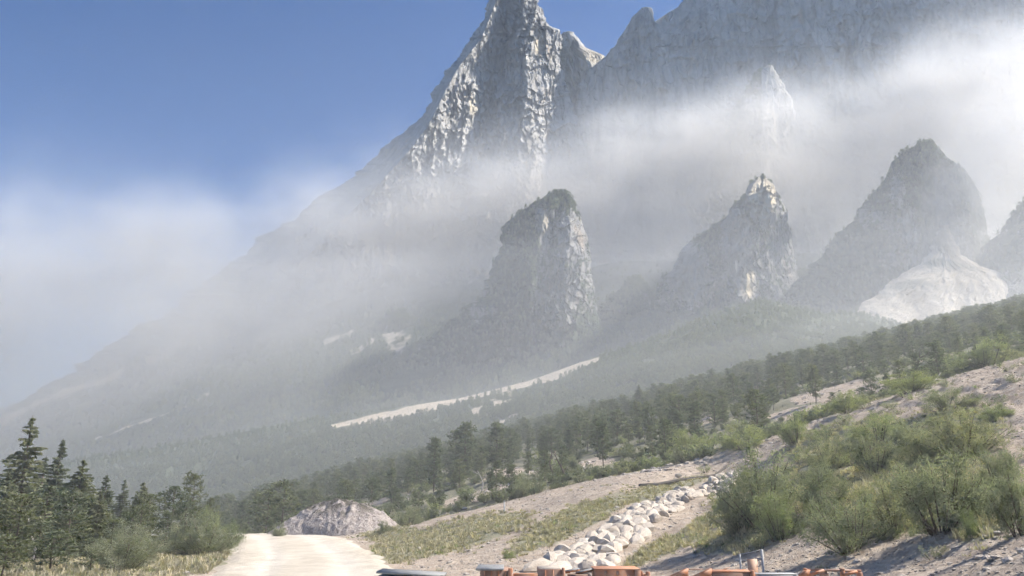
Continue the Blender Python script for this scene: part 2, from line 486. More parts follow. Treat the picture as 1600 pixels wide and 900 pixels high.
def build_ground():
    rows = np.concatenate([np.linspace(1.5, 14, 40), np.geomspace(14.2, 78, 330), np.geomspace(78.5, 430, 150)])
    a = np.linspace(-1.0, 1.12, 560)
    yy, aa = np.meshgrid(rows, a, indexing='ij')
    xx = aa * (yy + 1.5)
    zz = ground_z(xx, yy)
    g, wd = cover(xx, yy)
    me = mesh('ground', np.stack([xx, yy, zz], -1), grid_faces(len(rows), len(a)), {'grass': g, 'wood': wd}, True)
    tag(obj('ground', me, M['ground']), kind='structure')
    # behind and around the camera
    xs = np.linspace(-60, 60, 40); ys = np.linspace(-40, 1.4, 16)
    Y2, X2 = np.meshgrid(ys, xs, indexing='ij')
    Z2 = -.03 + 0 * X2 + np.maximum(X2 - 8, 0) * .2 - np.maximum(-X2 - 14, 0) * .1
    tag(obj('yard_ground', mesh('yard_ground', np.stack([X2, Y2, Z2], -1), grid_faces(16, 40), {'grass': 0 * X2, 'wood': 0 * X2}, True), M['ground']), kind='structure')
    # road
    s = np.concatenate([np.linspace(1.6, 20, 60), np.linspace(20.2, 58, 190)])
    u = np.linspace(-1, 1, 40)
    ss, uu = np.meshgrid(s, u, indexing='ij')
    wob = .6 * fbm(ss / 1.8, uu * 0 + np.sign(uu) * 7, 3, 8)
    xr = ROAD_C(ss) + uu * (ROAD_W(ss) + .45 + wob)
    lip = sstep(.8, 1, np.abs(uu))
    rut = .045 * np.exp(-((np.abs(uu) - .42) / .12) ** 2)
    zr = ground_z(xr, ss) + .085 - .10 * lip - rut + .03 * fbm(xr * 1.4, ss * .8, 4, 6)
    tag(obj('road', mesh('road', np.stack([xr, ss, zr], -1), grid_faces(len(s), len(u)), {'track': np.exp(-((np.abs(uu + .1 * fbm(ss / 6, 0 * ss, 2, 3)) - .42) / .17) ** 2)}, True), M['road']), kind='structure')
build_ground()

# ================================================================== the slope beyond the gully and the mountain's foot
def sheet(name, px, ptop, pbot, y0, y1, n, mat, bare_f, amp, seed, back=True):
    """wooded slope seen from its foot (y0, bottom line) up to its brow (y1, top line), then falling away behind"""
    v = np.linspace(0, 1, n)
    P, VV = np.meshgrid(px, v, indexing='xy')
    Y = 1 / ((1 - VV) / y0(P) + VV / y1(P))
    py = pbot(P) * (1 - VV) + ptop(P) * VV
    W = at(P, py, Y)
    nz = amp * fbm(W[..., 0] / (amp * 9), W[..., 1] / (amp * 9), 4, seed) * np.sin(np.pi * np.clip(VV, .08, 1)) ** .5
    W[..., 2] += nz
    B = bare_f(P, py)
    rows = [W]; bb = [B]
    if back:
        T = W[-1]
        for k in range(1, 7):
            Q = T.copy(); Q[:, 1] += k * amp * 7; Q[:, 0] *= Q[:, 1] / T[:, 1]; Q[:, 2] -= (k * amp) * (1 + .6 * k)
            rows.append(Q[None]); bb.append(B[-1:] * 0)
    W = np.concatenate(rows); B = np.concatenate(bb)
    me = mesh(name, W, grid_faces(W.shape[0], W.shape[1]), {'bare': B}, True)
    tag(obj(name, me, mat), kind='structure')
    return W[:n]

pB = np.linspace(-260, 1860, 420)
B_top = poly([(-260, 770), (0, 741), (140, 716), (300, 690), (480, 656), (600, 640), (720, 622), (830, 594), (935, 556), (1000, 536), (1060, 514), (1100, 497), (1180, 468), (1230, 476),
              (1290, 490), (1345, 488), (1400, 505), (1460, 520), (1600, 545), (1860, 560)])
B_bot = poly([(-260, 850), (340, 850), (400, 815), (700, 735), (1000, 660), (1300, 600), (1600, 560), (1860, 580)])
def line_d(px, py, pts):
    a = np.array(pts, float)
    return py - np.interp(px, a[:, 0], a[:, 1], left=-9999, right=9999)
def bare_B(px, py):
    n = fbm(px / 26, py / 12, 4, 41)
    d = line_d(px, py, [(512, 669), (600, 651), (700, 629), (800, 603), (870, 583), (938, 560)])
    wid = np.interp(px, [505, 560, 640, 700, 760, 820, 870, 940], [2, 7, 8, 6, 5, 8, 8, 4])
    m = 1 - sstep(wid * .7, wid * 1.2, np.abs(d + 4 * n))
    m = np.maximum(m, .9 * patch(px, py, [(770, 632, 55, 14, 20), (470, 680, 30, 6, 10), (760, 660, 60, 8, 12), (600, 672, 60, 5, 14)]) * sstep(-.05, .25, n))
    return np.clip(m, 0, 1)
W_B = sheet('middle_slope', pB, B_top, B_bot, poly([(-260, 300), (340, 330), (700, 360), (1860, 380)]), poly([(-260, 900), (600, 950), (940, 900), (1180, 1000), (1860, 1000)]),
            150, M['midfan'], bare_B, 8, 51)
pC = np.linspace(-420, 2000, 460)
C_top = poly([(-420, 800), (-60, 720), (0, 645), (150, 580), (250, 535), (400, 490), (600, 445), (800, 425), (1000, 410), (1300, 395), (1600, 380), (2000, 360)])
_ct = C_top
C_top = lambda q: _ct(q) + 9 * fbm(q / 60, 0 * q + 3.7, 4, 73)
C_bot = lambda p: B_top(p) + 45
def bare_C(px, py):
    n = fbm(px / 30, py / 14, 4, 61)
    m = 0 * px
    for pts, wd in (([(145, 694), (200, 670), (260, 645), (328, 615)], 3.2), ([(505, 537), (530, 527), (555, 518)], 5), ([(545, 550), (565, 540), (582, 529)], 4),
                    ([(0, 662), (60, 632), (110, 612), (180, 590), (200, 575)], 6), ([(250, 560), (300, 520), (330, 495)], 7), ([(-100, 700), (0, 655)], 5)):
        d = line_d(px, py, pts)
        m = np.maximum(m, 1 - sstep(wd * .5, wd * 1.3, np.abs(d + 5 * n)))
    m = np.maximum(m, .85 * patch(px, py, [(130, 632, 22, 6, 30), (620, 520, 30, 26, 30), (640, 545, 30, 8, 0), (740, 505, 14, 18, 0), (235, 560, 40, 14, 40), (410, 528, 14, 5, 0)]) * sstep(-.25, .2, n))
    return np.clip(m, 0, 1)
W_C = sheet('mountain_foot', pC, C_top, C_bot, lambda p: 1100 + 0 * p, poly([(-420, 1900), (600, 2150), (2000, 2150)]), 200, M['apron'], bare_C, 22, 71, back=False)

# ================================================================== the mountain
def peak(name, Yc, left, right, creases, n, m, mat, amp=(40, 14), wl=(150, 40), back=260, veg=None, warm=None, seed=0, jag=2.0, lean=None, kind='structure'):
    """a rock body: side outlines and inner ribs are lines across photo rows, ribs stand forward of the body's plane Yc"""
    Lf = poly([(b, a) for a, b in left]); Rf = poly([(b, a) for a, b in right])
    top = min(min(b for a, b in left), min(b for a, b in right)); bot = max(max(b for a, b in left), max(b for a, b in right))
    py = np.linspace(top, bot, n)
    jl = jag * (2.2 * fbm(py / 9, 0 * py + 1.3, 5, seed + 1, .7) + 2.6 * fbm(py / 34, 0 * py + 4.3, 3, seed + 8)); jr = jag * (2.2 * fbm(py / 9, 0 * py + 8.1, 5, seed + 2, .7) + 2.0 * fbm(py / 34, 0 * py + 2.3, 3, seed + 9))
    jl = jl * (1 + 1.6 * sstep(220, 420, py))
    xl = Lf(py) + jl; xr = np.maximum(Rf(py) + jr, xl + 1.5)
    u = np.linspace(0, 1, m)
    PX = xl[:, None] + (xr - xl)[:, None] * u[None]
    PY = np.repeat(py[:, None], m, 1)
    OFF = np.zeros_like(PX)
    cr = [(np.array(sorted([(b, a) for a, b, _ in c])), np.array(sorted([(b, o) for a, b, o in c]))) for c in creases]
    for r in range(n):
        q = [(xl[r], 0.0)] + [(np.interp(py[r], c[0][:, 0], c[0][:, 1]), np.interp(py[r], c[1][:, 0], c[1][:, 1])) for c in cr] + [(xr[r], 0.0)]
        q = np.array(sorted(q))
        OFF[r] = np.interp(PX[r], q[:, 0], q[:, 1])
    if lean: OFF = OFF + poly(lean)(PY)
    sm = Yc / FPX
    X, Z = PX * sm, PY * sm
    warpx = 30 * fbm(X / 160, Z / 160, 3, seed + 5)
    N = amp[0] * ridged((X + warpx) / wl[0], Z / (wl[0] * 2.4), 4, seed + 3)
    wx = X + warpx * .6 + 12 * fbm(X / 40, Z / 40, 3, seed + 12); wz = Z + 14 * fbm(X / 50, Z / 50, 3, seed + 13)
    mk = .35 + .9 * sstep(-.3, .35, fbm(X / 130, Z / 170, 3, seed + 18))
    N = N + amp[0] * .95 * facet(wx / (wl[0] * .5), wz / (wl[0] * 1.5), seed + 14, 1.2)
    N = N + amp[1] * 1.9 * mk * facet((wx + .2 * wz) / (wl[1] * .75), wz / (wl[1] * 1.9), seed + 15, 1.2)
    N = N + amp[1] * 1.2 * mk * facet((wx - .25 * wz) / (wl[1] * .3), wz / (wl[1] * .6), seed + 16, 1.1)
    N = N + amp[1] * .5 * ridged((X - warpx) / (wl[1] * .42), Z / (wl[1] * .8), 3, seed + 7)
    st = Z / (wl[1] * 1.3) + .25 * X / wl[0] + 2.6 * fbm(X / 170, Z / 170, 5, seed + 10)
    N = N + amp[1] * 1.8 * (st % 1) * sstep(-.2, .3, fbm(X / 110, Z / 70, 3, seed + 11))
    edge = np.sin(np.pi * np.clip(u, .0, 1))[None] ** .4
    topf = sstep(0, 26, PY - top)
    Y = Yc - OFF - N * edge * (.25 + .75 * topf)
    F = at(PX, PY, Y)
    # back side
    k = 14
    ub = np.linspace(1, 0, k + 2)[1:-1]
    PXb = xl[:, None] + (xr - xl)[:, None] * ub[None]
    Yb = Yc + back * np.sin(np.pi * ub)[None] * (.3 + .7 * sstep(0, 120, py - top))[:, None]
    Bk = at(PXb, PY[:, :1] + 0 * PXb, Yb)
    Wd = np.concatenate([F, Bk], 1)
    mm = m + k
    Fc = grid_faces(n, mm, 0, True)
    cap = Wd[0].mean(0)[None] + [[0, 0, 4]]
    V = np.concatenate([Wd.reshape(-1, 3), cap])
    tri = np.array([[(j + 1) % mm, j, n * mm] for j in range(mm)])
    # vegetation attribute from slope and height
    vg = np.zeros((n, mm)); wm = np.zeros((n, mm))
    if veg is not None:
        gx = np.gradient(F, axis=1); gy = np.gradient(F, axis=0)
        nn = np.cross(gy, gx); nn /= np.linalg.norm(nn, axis=-1)[..., None] + 1e-9
        nn *= np.sign(-nn[..., 1:2] + 1e-6)
        vg[:, :m] = veg(PX, PY, nn[..., 2])
        vg[:, m:] = .7
    if warm is not None: wm[:, :m] = warm(PX, PY)
    me = mesh(name, V, [Fc, tri], {'veg': np.append(vg.ravel(), 0), 'warm': np.append(wm.ravel(), 0)}, False)
    return tag(obj(name, me, mat), kind=kind)

# far summit spire
peak('mountain_spire', 2450,
     [(770, -25), (765, 0), (752, 40), (735, 60), (712, 95), (690, 125), (678, 140), (665, 175), (640, 200), (600, 232), (560, 268), (480, 322), (400, 382), (320, 440), (200, 525), (60, 610), (-60, 680)],
     [(836, -25), (840, 0), (856, 38), (872, 46), (879, 60), (874, 82), (882, 120), (896, 165), (914, 205), (920, 260), (935, 400), (960, 700)],
     [[(780, -25, 60), (776, 0, 80), (752, 60, 140), (716, 105, 210), (694, 145, 290), (670, 195, 360), (640, 235, 410), (580, 300, 440), (480, 400, 480), (240, 620, 600)],
      [(794, -25, 2), (794, 0, 4), (786, 60, 6), (772, 110, 30), (764, 150, 90), (758, 200, 140), (735, 250, 180), (640, 400, 260), (450, 620, 420)],
      [(814, -25, 55), (816, 0, 70), (821, 80, 110), (824, 135, 140), (818, 185, 190), (812, 235, 230), (800, 300, 280), (760, 620, 560)],
      [(858, 70, 22), (862, 110, 40), (866, 160, 60), (876, 230, 80), (890, 400, 200)]],
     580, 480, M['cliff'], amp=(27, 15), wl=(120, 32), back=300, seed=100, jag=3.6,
     veg=lambda x, y, nz: sstep(330, 520, y) * .9 + sstep(.5, .8, nz) * .25 - .15, warm=lambda x, y: .8 * patch(x, y, [(740, 165, 9, 16, 0), (842, 70, 8, 22, 0)]))
# saddle summit between the spire and the wall
peak('saddle_summit', 2680,
     [(880, 50), (868, 64), (858, 110), (850, 300), (850, 520)],
     [(897, 52), (915, 74), (942, 86), (962, 112), (985, 180), (1000, 520)],
     [[(890, 52, 20), (903, 64, 60), (915, 90, 90), (925, 120, 110), (930, 500, 150)]],
     180, 120, M['cliff'], amp=(22, 10), wl=(110, 36), seed=130, jag=1.6, veg=lambda x, y, nz: 0 * x, warm=lambda x, y: .5 * patch(x, y, [(925, 88, 30, 12, -20)]))
# the great shaded wall
peak('mountain_wall', 2560,
     [(1080, -60), (1068, 0), (1060, 10), (1040, 22), (1027, 33), (1022, 42), (1000, 60), (978, 72), (958, 74), (945, 88), (918, 112), (900, 135), (898, 180), (905, 230), (880, 420), (840, 640)],
     [(2050, -60), (2060, 200), (2100, 640)],
     [[(1100, -60, 60), (1010, 20, 25), (1000, 150, 50), (990, 300, 70), (960, 640, 330)],
      [(1170, -60, 95), (1150, 100, 95), (1140, 300, 105), (1080, 640, 330)],
      [(1330, -60, 190), (1310, 100, 190), (1300, 300, 205), (1280, 640, 420)],
      [(1400, -60, 190), (1390, 300, 210), (1360, 640, 420)],
      [(1640, -60, 330), (1640, 300, 350), (1650, 640, 620)]],
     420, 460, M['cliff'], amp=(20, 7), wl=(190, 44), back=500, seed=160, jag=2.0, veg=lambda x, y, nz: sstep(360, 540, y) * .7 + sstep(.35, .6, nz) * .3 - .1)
peak('wall_pinnacle', 2540,
     [(1004, 13), (986, 28), (972, 52), (960, 74), (948, 92), (940, 140), (930, 300)], [(1018, 12), (1023, 30), (1030, 44), (1060, 80), (1080, 140), (1090, 300)],
     [[(1012, 14, 10), (1008, 40, 25), (1005, 100, 40), (1000, 300, 60)]],
     130, 90, M['cliff'], amp=(14, 6), wl=(110, 30), back=200, seed=175, jag=1.6)
# pinnacle half wrapped in dust
peak('dust_wrapped_pinnacle', 2180,
     [(1196, 103), (1180, 114), (1165, 138), (1148, 165), (1120, 230), (1090, 420)], [(1206, 103), (1216, 118), (1226, 134), (1236, 152), (1250, 210), (1290, 420)],
     [[(1202, 104, 10), (1198, 130, 32), (1190, 180, 60), (1180, 420, 120)], [(1212, 120, 8), (1216, 150, 26), (1224, 420, 50)]],
     150, 90, M['cliff'], amp=(16, 8), wl=(70, 26), seed=190, jag=2.2, back=160, veg=lambda x, y, nz: .25 + .3 * (x < 1190))
# wooded crags at the mountain's foot
crag_veg = lambda x, y, nz: .36 + sstep(.3, .65, nz) * .45 + .35 * sstep(440, 540, y)
peak('central_crag', 1450,
     [(866, 301), (846, 309), (830, 319), (808, 333), (791, 347), (783, 372), (771, 402), (760, 436), (746, 464), (700, 500), (640, 560), (600, 640)],
     [(884, 301), (894, 308), (900, 325), (908, 338), (915, 362), (922, 392), (924, 430), (932, 480), (950, 560), (980, 640)],
     [[(868, 303, 15), (851, 335, 55), (842, 380, 85), (828, 440, 120), (800, 520, 120), (760, 640, 60)],
      [(878, 310, 8), (866, 350, 25), (858, 420, 50), (850, 480, 70), (840, 640, 40)],
      [(890, 310, 14), (892, 360, 60), (886, 420, 105), (884, 480, 110), (890, 640, 60)]],
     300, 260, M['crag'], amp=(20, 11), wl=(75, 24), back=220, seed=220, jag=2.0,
     veg=lambda x, y, nz: crag_veg(x, y, nz) + .35 * patch(x, y, [(880, 315, 40, 16, 0), (800, 430, 40, 80, 15), (820, 370, 26, 50, 10)]) - .45 * patch(x, y, [(870, 470, 42, 40, 0), (848, 350, 12, 36, 10), (890, 370, 26, 40, 0), (745, 490, 12, 20, 0)]),
     warm=lambda x, y: .55 * patch(x, y, [(853, 345, 8, 26, 10)]))
peak('slab_crag', 1480,
     [(1186, 277), (1172, 287), (1160, 305), (1150, 318), (1136, 338), (1118, 350), (1100, 362), (1080, 378), (1056, 402), (1040, 432), (1026, 470), (1000, 560), (980, 620)],
     [(1194, 277), (1206, 286), (1217, 304), (1227, 326), (1233, 352), (1238, 384), (1246, 424), (1262, 474), (1290, 560), (1310, 620)],
     [[(1184, 279, 12), (1164, 310, 85), (1160, 345, 115), (1148, 400, 130), (1150, 500, 110), (1150, 620, 60)],
      [(1140, 345, 40), (1124, 400, 70), (1120, 500, 80), (1110, 620, 40)],
      [(1100, 365, 35), (1085, 420, 110), (1085, 500, 100), (1070, 620, 60)]],
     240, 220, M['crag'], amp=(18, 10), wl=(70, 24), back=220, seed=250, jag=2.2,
     veg=lambda x, y, nz: crag_veg(x, y, nz) - .6 * patch(x, y, [(1190, 312, 30, 40, 0), (1070, 420, 34, 60, 10), (1150, 380, 30, 60, 0), (1165, 440, 16, 40, 0)]) + .3 * patch(x, y, [(1115, 380, 14, 50, 20)]),
     warm=lambda x, y: patch(x, y, [(1192, 310, 24, 34, 0), (1168, 440, 12, 30, 0)]))
peak('great_wooded_crag', 1400,
     [(1440, 222), (1412, 236), (1394, 252), (1384, 276), (1368, 300), (1340, 334), (1310, 368), (1282, 396), (1256, 424), (1232, 456), (1190, 520), (1150, 600)],
     [(1462, 224), (1482, 246), (1502, 262), (1514, 276), (1526, 292), (1538, 330), (1546, 372), (1550, 410), (1556, 440), (1600, 600)],
     [[(1450, 224, 15), (1412, 272, 60), (1402, 310, 85), (1410, 360, 110), (1418, 410, 110), (1420, 600, 60)],
      [(1440, 300, 50), (1440, 360, 70), (1436, 600, 40)],
      [(1466, 330, 10), (1474, 380, -20), (1480, 430, -40)],
      [(1490, 262, 30), (1506, 300, 60), (1520, 360, 70), (1530, 430, 60)]],
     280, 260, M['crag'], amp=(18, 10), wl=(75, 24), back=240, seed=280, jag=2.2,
     veg=lambda x, y, nz: crag_veg(x, y, nz) + .26 + .3 * patch(x, y, [(1320, 410, 70, 60, 40), (1470, 290, 50, 50, 0)]) - .6 * patch(x, y, [(1402, 300, 14, 30, 0), (1395, 350, 40, 16, -20), (1420, 360, 18, 40, 0), (1405, 405, 34, 12, 0), (1350, 340, 10, 20, 0)]))
peak('edge_crag', 1340,
     [(1700, 200), (1640, 262), (1606, 306), (1580, 336), (1560, 362), (1534, 388), (1516, 412), (1508, 440), (1500, 520)],
     [(1760, 200), (1800, 300), (1850, 520)],
     [[(1730, 200, 30), (1690, 330, 80), (1650, 520, 160)], [(1600, 350, 40), (1560, 420, 80), (1560, 520, 140)]],
     160, 140, M['crag'], amp=(13, 6), wl=(75, 24), back=200, seed=310, jag=2.0,
     veg=lambda x, y, nz: crag_veg(x, y, nz) + .22)
# wooded spurs between the crags
for nm, Yc, Lq, Rq, cq, sd in (
        ('wooded_spur', 1500, [(988, 436), (960, 462), (926, 494), (870, 570)], [(1000, 436), (1022, 462), (1050, 494), (1090, 570)], [[(994, 437, 6), (990, 480, 30), (980, 570, 50)]], 401),
        ('wooded_spur', 1500, [(1252, 424), (1226, 452), (1200, 484), (1160, 545)], [(1272, 424), (1290, 450), (1310, 480), (1345, 545)], [[(1262, 425, 6), (1258, 470, 30), (1250, 545, 50)]], 411),
        ('rocky_spur', 1700, [(612, 486), (580, 510), (545, 540), (490, 610)], [(632, 486), (656, 510), (680, 545), (730, 610)], [[(622, 487, 6), (618, 530, 30), (610, 610, 50)]], 431)):
    peak(nm, Yc, Lq, Rq, cq, 110, 100, M['crag'], amp=(13, 8), wl=(60, 22), back=160, seed=sd, jag=2.4,
         veg=(lambda x, y, nz: crag_veg(x, y, nz) + .12) if nm == 'wooded_spur' else (lambda x, y, nz: crag_veg(x, y, nz) - .12))
# fresh debris cone below the gully
def debris_cone():
    v = np.linspace(0, 1, 90); u = np.linspace(0, 1, 120)
    Lp = poly([(0, 1468), (.12, 1458), (.3, 1438), (.42, 1402), (.52, 1372), (.6, 1345), (.8, 1330), (1, 1320)]); Rp = poly([(0, 1484), (.1, 1490), (.22, 1504), (.3, 1532), (.36, 1564), (.5, 1575), (1, 1600)])
    Pp = poly([(0, 352), (.3, 414), (.45, 440), (.6, 480), (1, 545)])
    V_, U_ = np.meshgrid(v, u, indexing='ij')
    n = fbm(U_ * 9, V_ * 7, 5, 91)
    pxl = Lp(V_) + 16 * fbm(V_ * 16, 0 * V_ + 3, 5, 97, .65); pxr = Rp(V_) + 14 * fbm(V_ * 16, 0 * V_ + 9, 5, 98, .65)
    PX = pxl + (pxr - pxl) * U_ + 5 * fbm(V_ * 12, U_ * 3, 4, 93)
    PY = Pp(V_) + (U_ - .5) * 10 * V_
    dome = np.sin(np.pi * U_)
    Y = 1310 - 240 * V_ - (4 + 12 * V_) * dome - 7 * n * (.3 + V_) - 2.5 * facet(U_ * 30, V_ * 18, 95) - 5 * ridged(U_ * 7 + 2 * V_, V_ * 1.5, 3, 94) * V_
    Y = Y + 25 * (1 - dome ** .5) 
    me = mesh('debris_cone', at(PX, PY, Y), grid_faces(90, 120), None, False)
    tag(obj('debris_cone', me, M['debris']), kind='structure')
debris_cone()

# ================================================================== plants: prototypes
def unit(v): return v / (np.linalg.norm(v, axis=-1, keepdims=True) + 1e-9)
def leaves(cen, size, rng, aspect=.45, along=None, spread=1.0, up=.0):
    """rhombic leaf faces round the given centres; along biases their long axis"""
    n = len(cen)
    a = rng.normal(size=(n, 3))
    if along is not None: a = along * 2.0 + a * spread
    a[:, 2] += up
    a = unit(a)
    b = unit(np.cross(a, rng.normal(size=(n, 3))))
    s = np.broadcast_to(np.asarray(size, float), (n,))[:, None] * rng.uniform(.6, 1.3, (n, 1))
    V = np.stack([cen - a * s * .5, cen + b * s * aspect * .5, cen + a * s * .5, cen - b * s * aspect * .5], 1).reshape(-1, 3)
    F = np.arange(4 * n).reshape(n, 4)
    return V, F
def crown_mesh(name, cen, size, rng, aspect, tint, along=None, spread=1.0, up=0.0):
    V, F = leaves(cen, size, rng, aspect, along, spread, up)
    return mesh(name, V, F, {'tint': np.repeat(np.clip(tint, 0, 1), 4)})
def pine_proto(k):
    rng = np.random.default_rng(500 + k)
    H = 6.0
    bend = rng.normal(size=2) * .18
    pts = [(bend[0] * math.sin(t * 2.6), bend[1] * math.sin(t * 2.2), -.3 + t * (H * .97 + .3)) for t in np.linspace(0, 1, 8)]
    tr = MB().tube(pts, np.linspace(.10, .02, 8), 6)
    cen = []; al = []; tint = []
    lo = (.12, .25, .18, .32, .06, .2)[k % 6]
    wide = (1.3, 1.6, 1.1, 1.85, 1.55, 1.0)[k % 6]
    nb = 34
    for i in range(nb):
        t = lo + (1 - lo) * (i + rng.uniform(0, .8)) / nb
        az = i * 2.4 + rng.uniform(-.5, .5)
        q = (t - lo) / (1 - lo)
        L = wide * (math.sqrt(max(0, 1 - (max(0, q - .25) / .8) ** 2)) * .92 + .08) * (1.0 if q > .2 else .45 + 2.7 * q) * rng.uniform(.5, 1.15)
        z0 = t * H * .97
        j = min(7, int(t * 7)); c = np.array([pts[j][0], pts[j][1]])
        d = np.array([math.cos(az), math.sin(az)])
        rise = rng.uniform(.05, .38)
        e = [(c[0] + d[0] * L * s, c[1] + d[1] * L * s, z0 + L * rise * s ** 1.5) for s in (0, .5, 1)]
        tr.tube(e, [.03, .018, .006], 4)
        for s in (.45, .7, .92, 1.05):
            if rng.random() < .15: continue
            p0 = np.array([c[0] + d[0] * L * s, c[1] + d[1] * L * s, z0 + L * rise * s ** 1.5])
            p0 += rng.normal(size=3) * .10 * np.array([1, 1, .6])
            m = rng.integers(10, 20)
            off = rng.normal(size=(m, 3)) * np.array([.21, .21, .12])
            cen.append(p0 + off)
            al.append(np.tile([d[0], d[1], .5], (m, 1)))
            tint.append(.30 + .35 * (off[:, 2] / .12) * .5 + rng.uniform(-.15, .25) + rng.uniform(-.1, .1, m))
    m = 60
    cen.append(np.stack([rng.normal(size=m) * .16 + pts[-1][0], rng.normal(size=m) * .16 + pts[-1][1], H - np.abs(rng.normal(size=m)) * .35], -1)); al.append(np.tile([0, 0, 1.], (m, 1))); tint.append(np.full(m, .5))
    return tr.mesh('pine_trunk'), crown_mesh('pine_crown', np.concatenate(cen), .30, rng, .42, np.concatenate(tint), np.concatenate(al), 1.6), H
def spruce_proto(k, H=9.0, base_r=2.2, per=11, size=.30):
    rng = np.random.default_rng(700 + k)
    tr = MB().tube([(0, 0, -.5), (.03, 0, H * .5), (0, 0.02, H)], [.15, .09, .012], 7)
    cen = []; al = []; tint = []
    nw = 34
    for i in range(nw):
        q = i / (nw - 1)
        z0 = .5 + q * (H - .75)
        r = base_r * (1 - q) ** .82 + .10
        for b in range(per if q < .8 else 5):
            if rng.random() < .12: continue
            az = rng.uniform(0, 6.283)
            L = r * rng.uniform(.55, 1.18)
            d = np.array([math.cos(az), math.sin(az)]); side = np.array([-d[1], d[0]])
            droop = -.30 * (1 - q) + .25 * q
            tr.tube([(0, 0, z0), (d[0] * L * .5, d[1] * L * .5, z0 + droop * L * .6), (d[0] * L, d[1] * L, z0 + droop * L * .7)], [.022, .014, .005], 3)
            m = int(9 + 24 * L)
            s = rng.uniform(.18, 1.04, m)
            lat = rng.normal(size=m) * .16 * (1.15 - s) * L * 1.3
            z = z0 + L * droop * (s * 1.1 - .4 * s * s) - np.abs(rng.normal(size=m)) * .07
            cen.append(np.stack([d[0] * L * s + side[0] * lat, d[1] * L * s + side[1] * lat, z], -1))
            al.append(np.tile([d[0], d[1], -.25], (m, 1)))
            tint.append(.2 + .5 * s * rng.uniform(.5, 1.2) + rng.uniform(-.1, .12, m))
    return tr.mesh('spruce_trunk'), crown_mesh('spruce_crown', np.concatenate(cen), size, rng, .40, np.concatenate(tint), np.concatenate(al), .8), H
def shrub_proto(k, n_stem=22, n_leaf=14000, size=.075, Rr=1.5, H=2.2):
    rng = np.random.default_rng(900 + k)
    tr = MB(); cen = []; al = []; tint = []
    per = n_leaf // (n_stem * 5)
    for i in range(n_stem):
        az = rng.uniform(0, 6.283); lean = rng.uniform(.05, 1.0) ** .8
        d = np.array([math.cos(az), math.sin(az)])
        Lr = Rr * lean; h = H * rng.uniform(.55, 1.12) * (1 - .38 * lean ** 2)
        b0 = d * rng.uniform(0, .3)
        cur = lambda s: np.array([b0[0] + d[0] * Lr * s ** .9, b0[1] + d[1] * Lr * s ** .9, -.15 + h * (1.25 * s - .25 * s * s)])
        tr.tube([cur(s) for s in (0, .35, .7, 1)], [.03, .022, .013, .004], 4)
        shade = rng.uniform(-.18, .2)
        for b in range(5):
            s0 = rng.uniform(.25, .95)
            p0 = cur(s0)
            dir2 = unit(np.array([d[0] * .6, d[1] * .6, .5]) + rng.normal(size=3) * .7)
            Lb = rng.uniform(.25, .65) * Rr * .55
            s = rng.uniform(.1, 1, per)[:, None]
            q = p0 + dir2 * Lb * s + rng.normal(size=(per, 3)) * .085 * Rr
            cen.append(q); al.append(np.tile(dir2, (per, 1)))
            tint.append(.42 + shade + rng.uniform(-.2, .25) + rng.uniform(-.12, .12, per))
    cen = np.concatenate(cen); cen[:, 2] = np.maximum(cen[:, 2], .03)
    return tr.mesh('shrub_stems'), crown_mesh('shrub_foliage', cen, size, rng, .42, np.concatenate(tint), np.concatenate(al), .9, .2), H
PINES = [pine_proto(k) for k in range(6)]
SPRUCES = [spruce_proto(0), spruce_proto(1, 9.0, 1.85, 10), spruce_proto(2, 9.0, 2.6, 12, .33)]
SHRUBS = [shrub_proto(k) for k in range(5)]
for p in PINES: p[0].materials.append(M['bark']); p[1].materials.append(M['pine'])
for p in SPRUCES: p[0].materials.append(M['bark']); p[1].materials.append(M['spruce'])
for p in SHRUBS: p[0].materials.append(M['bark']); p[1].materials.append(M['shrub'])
def tinted(proto, mat, nm):
    c = proto[1].copy(); c.materials.clear(); c.materials.append(mat)
    return proto[0], c, proto[2]
LIME = [tinted(p, M['lime'], 'lime') for p in SHRUBS]

def plant(name, proto, loc, sc, label, cat, group=None, rz=None, parts=('trunk', 'crown'), squash=1.0):
    e = empty(name, loc, random.uniform(0, 6.28) if rz is None else rz)
    s = sc if isinstance(sc, (tuple, list)) else (sc, sc, sc * squash)
    e.scale = s
    for nm, me in zip(parts, proto[:2]):
        o = bpy.data.objects.new(nm, me); C.objects.link(o); o.parent = e
    return tag(e, label, cat, group)
def gz(x, y): return float(ground_z(np.array([x]), np.array([y]))[0])

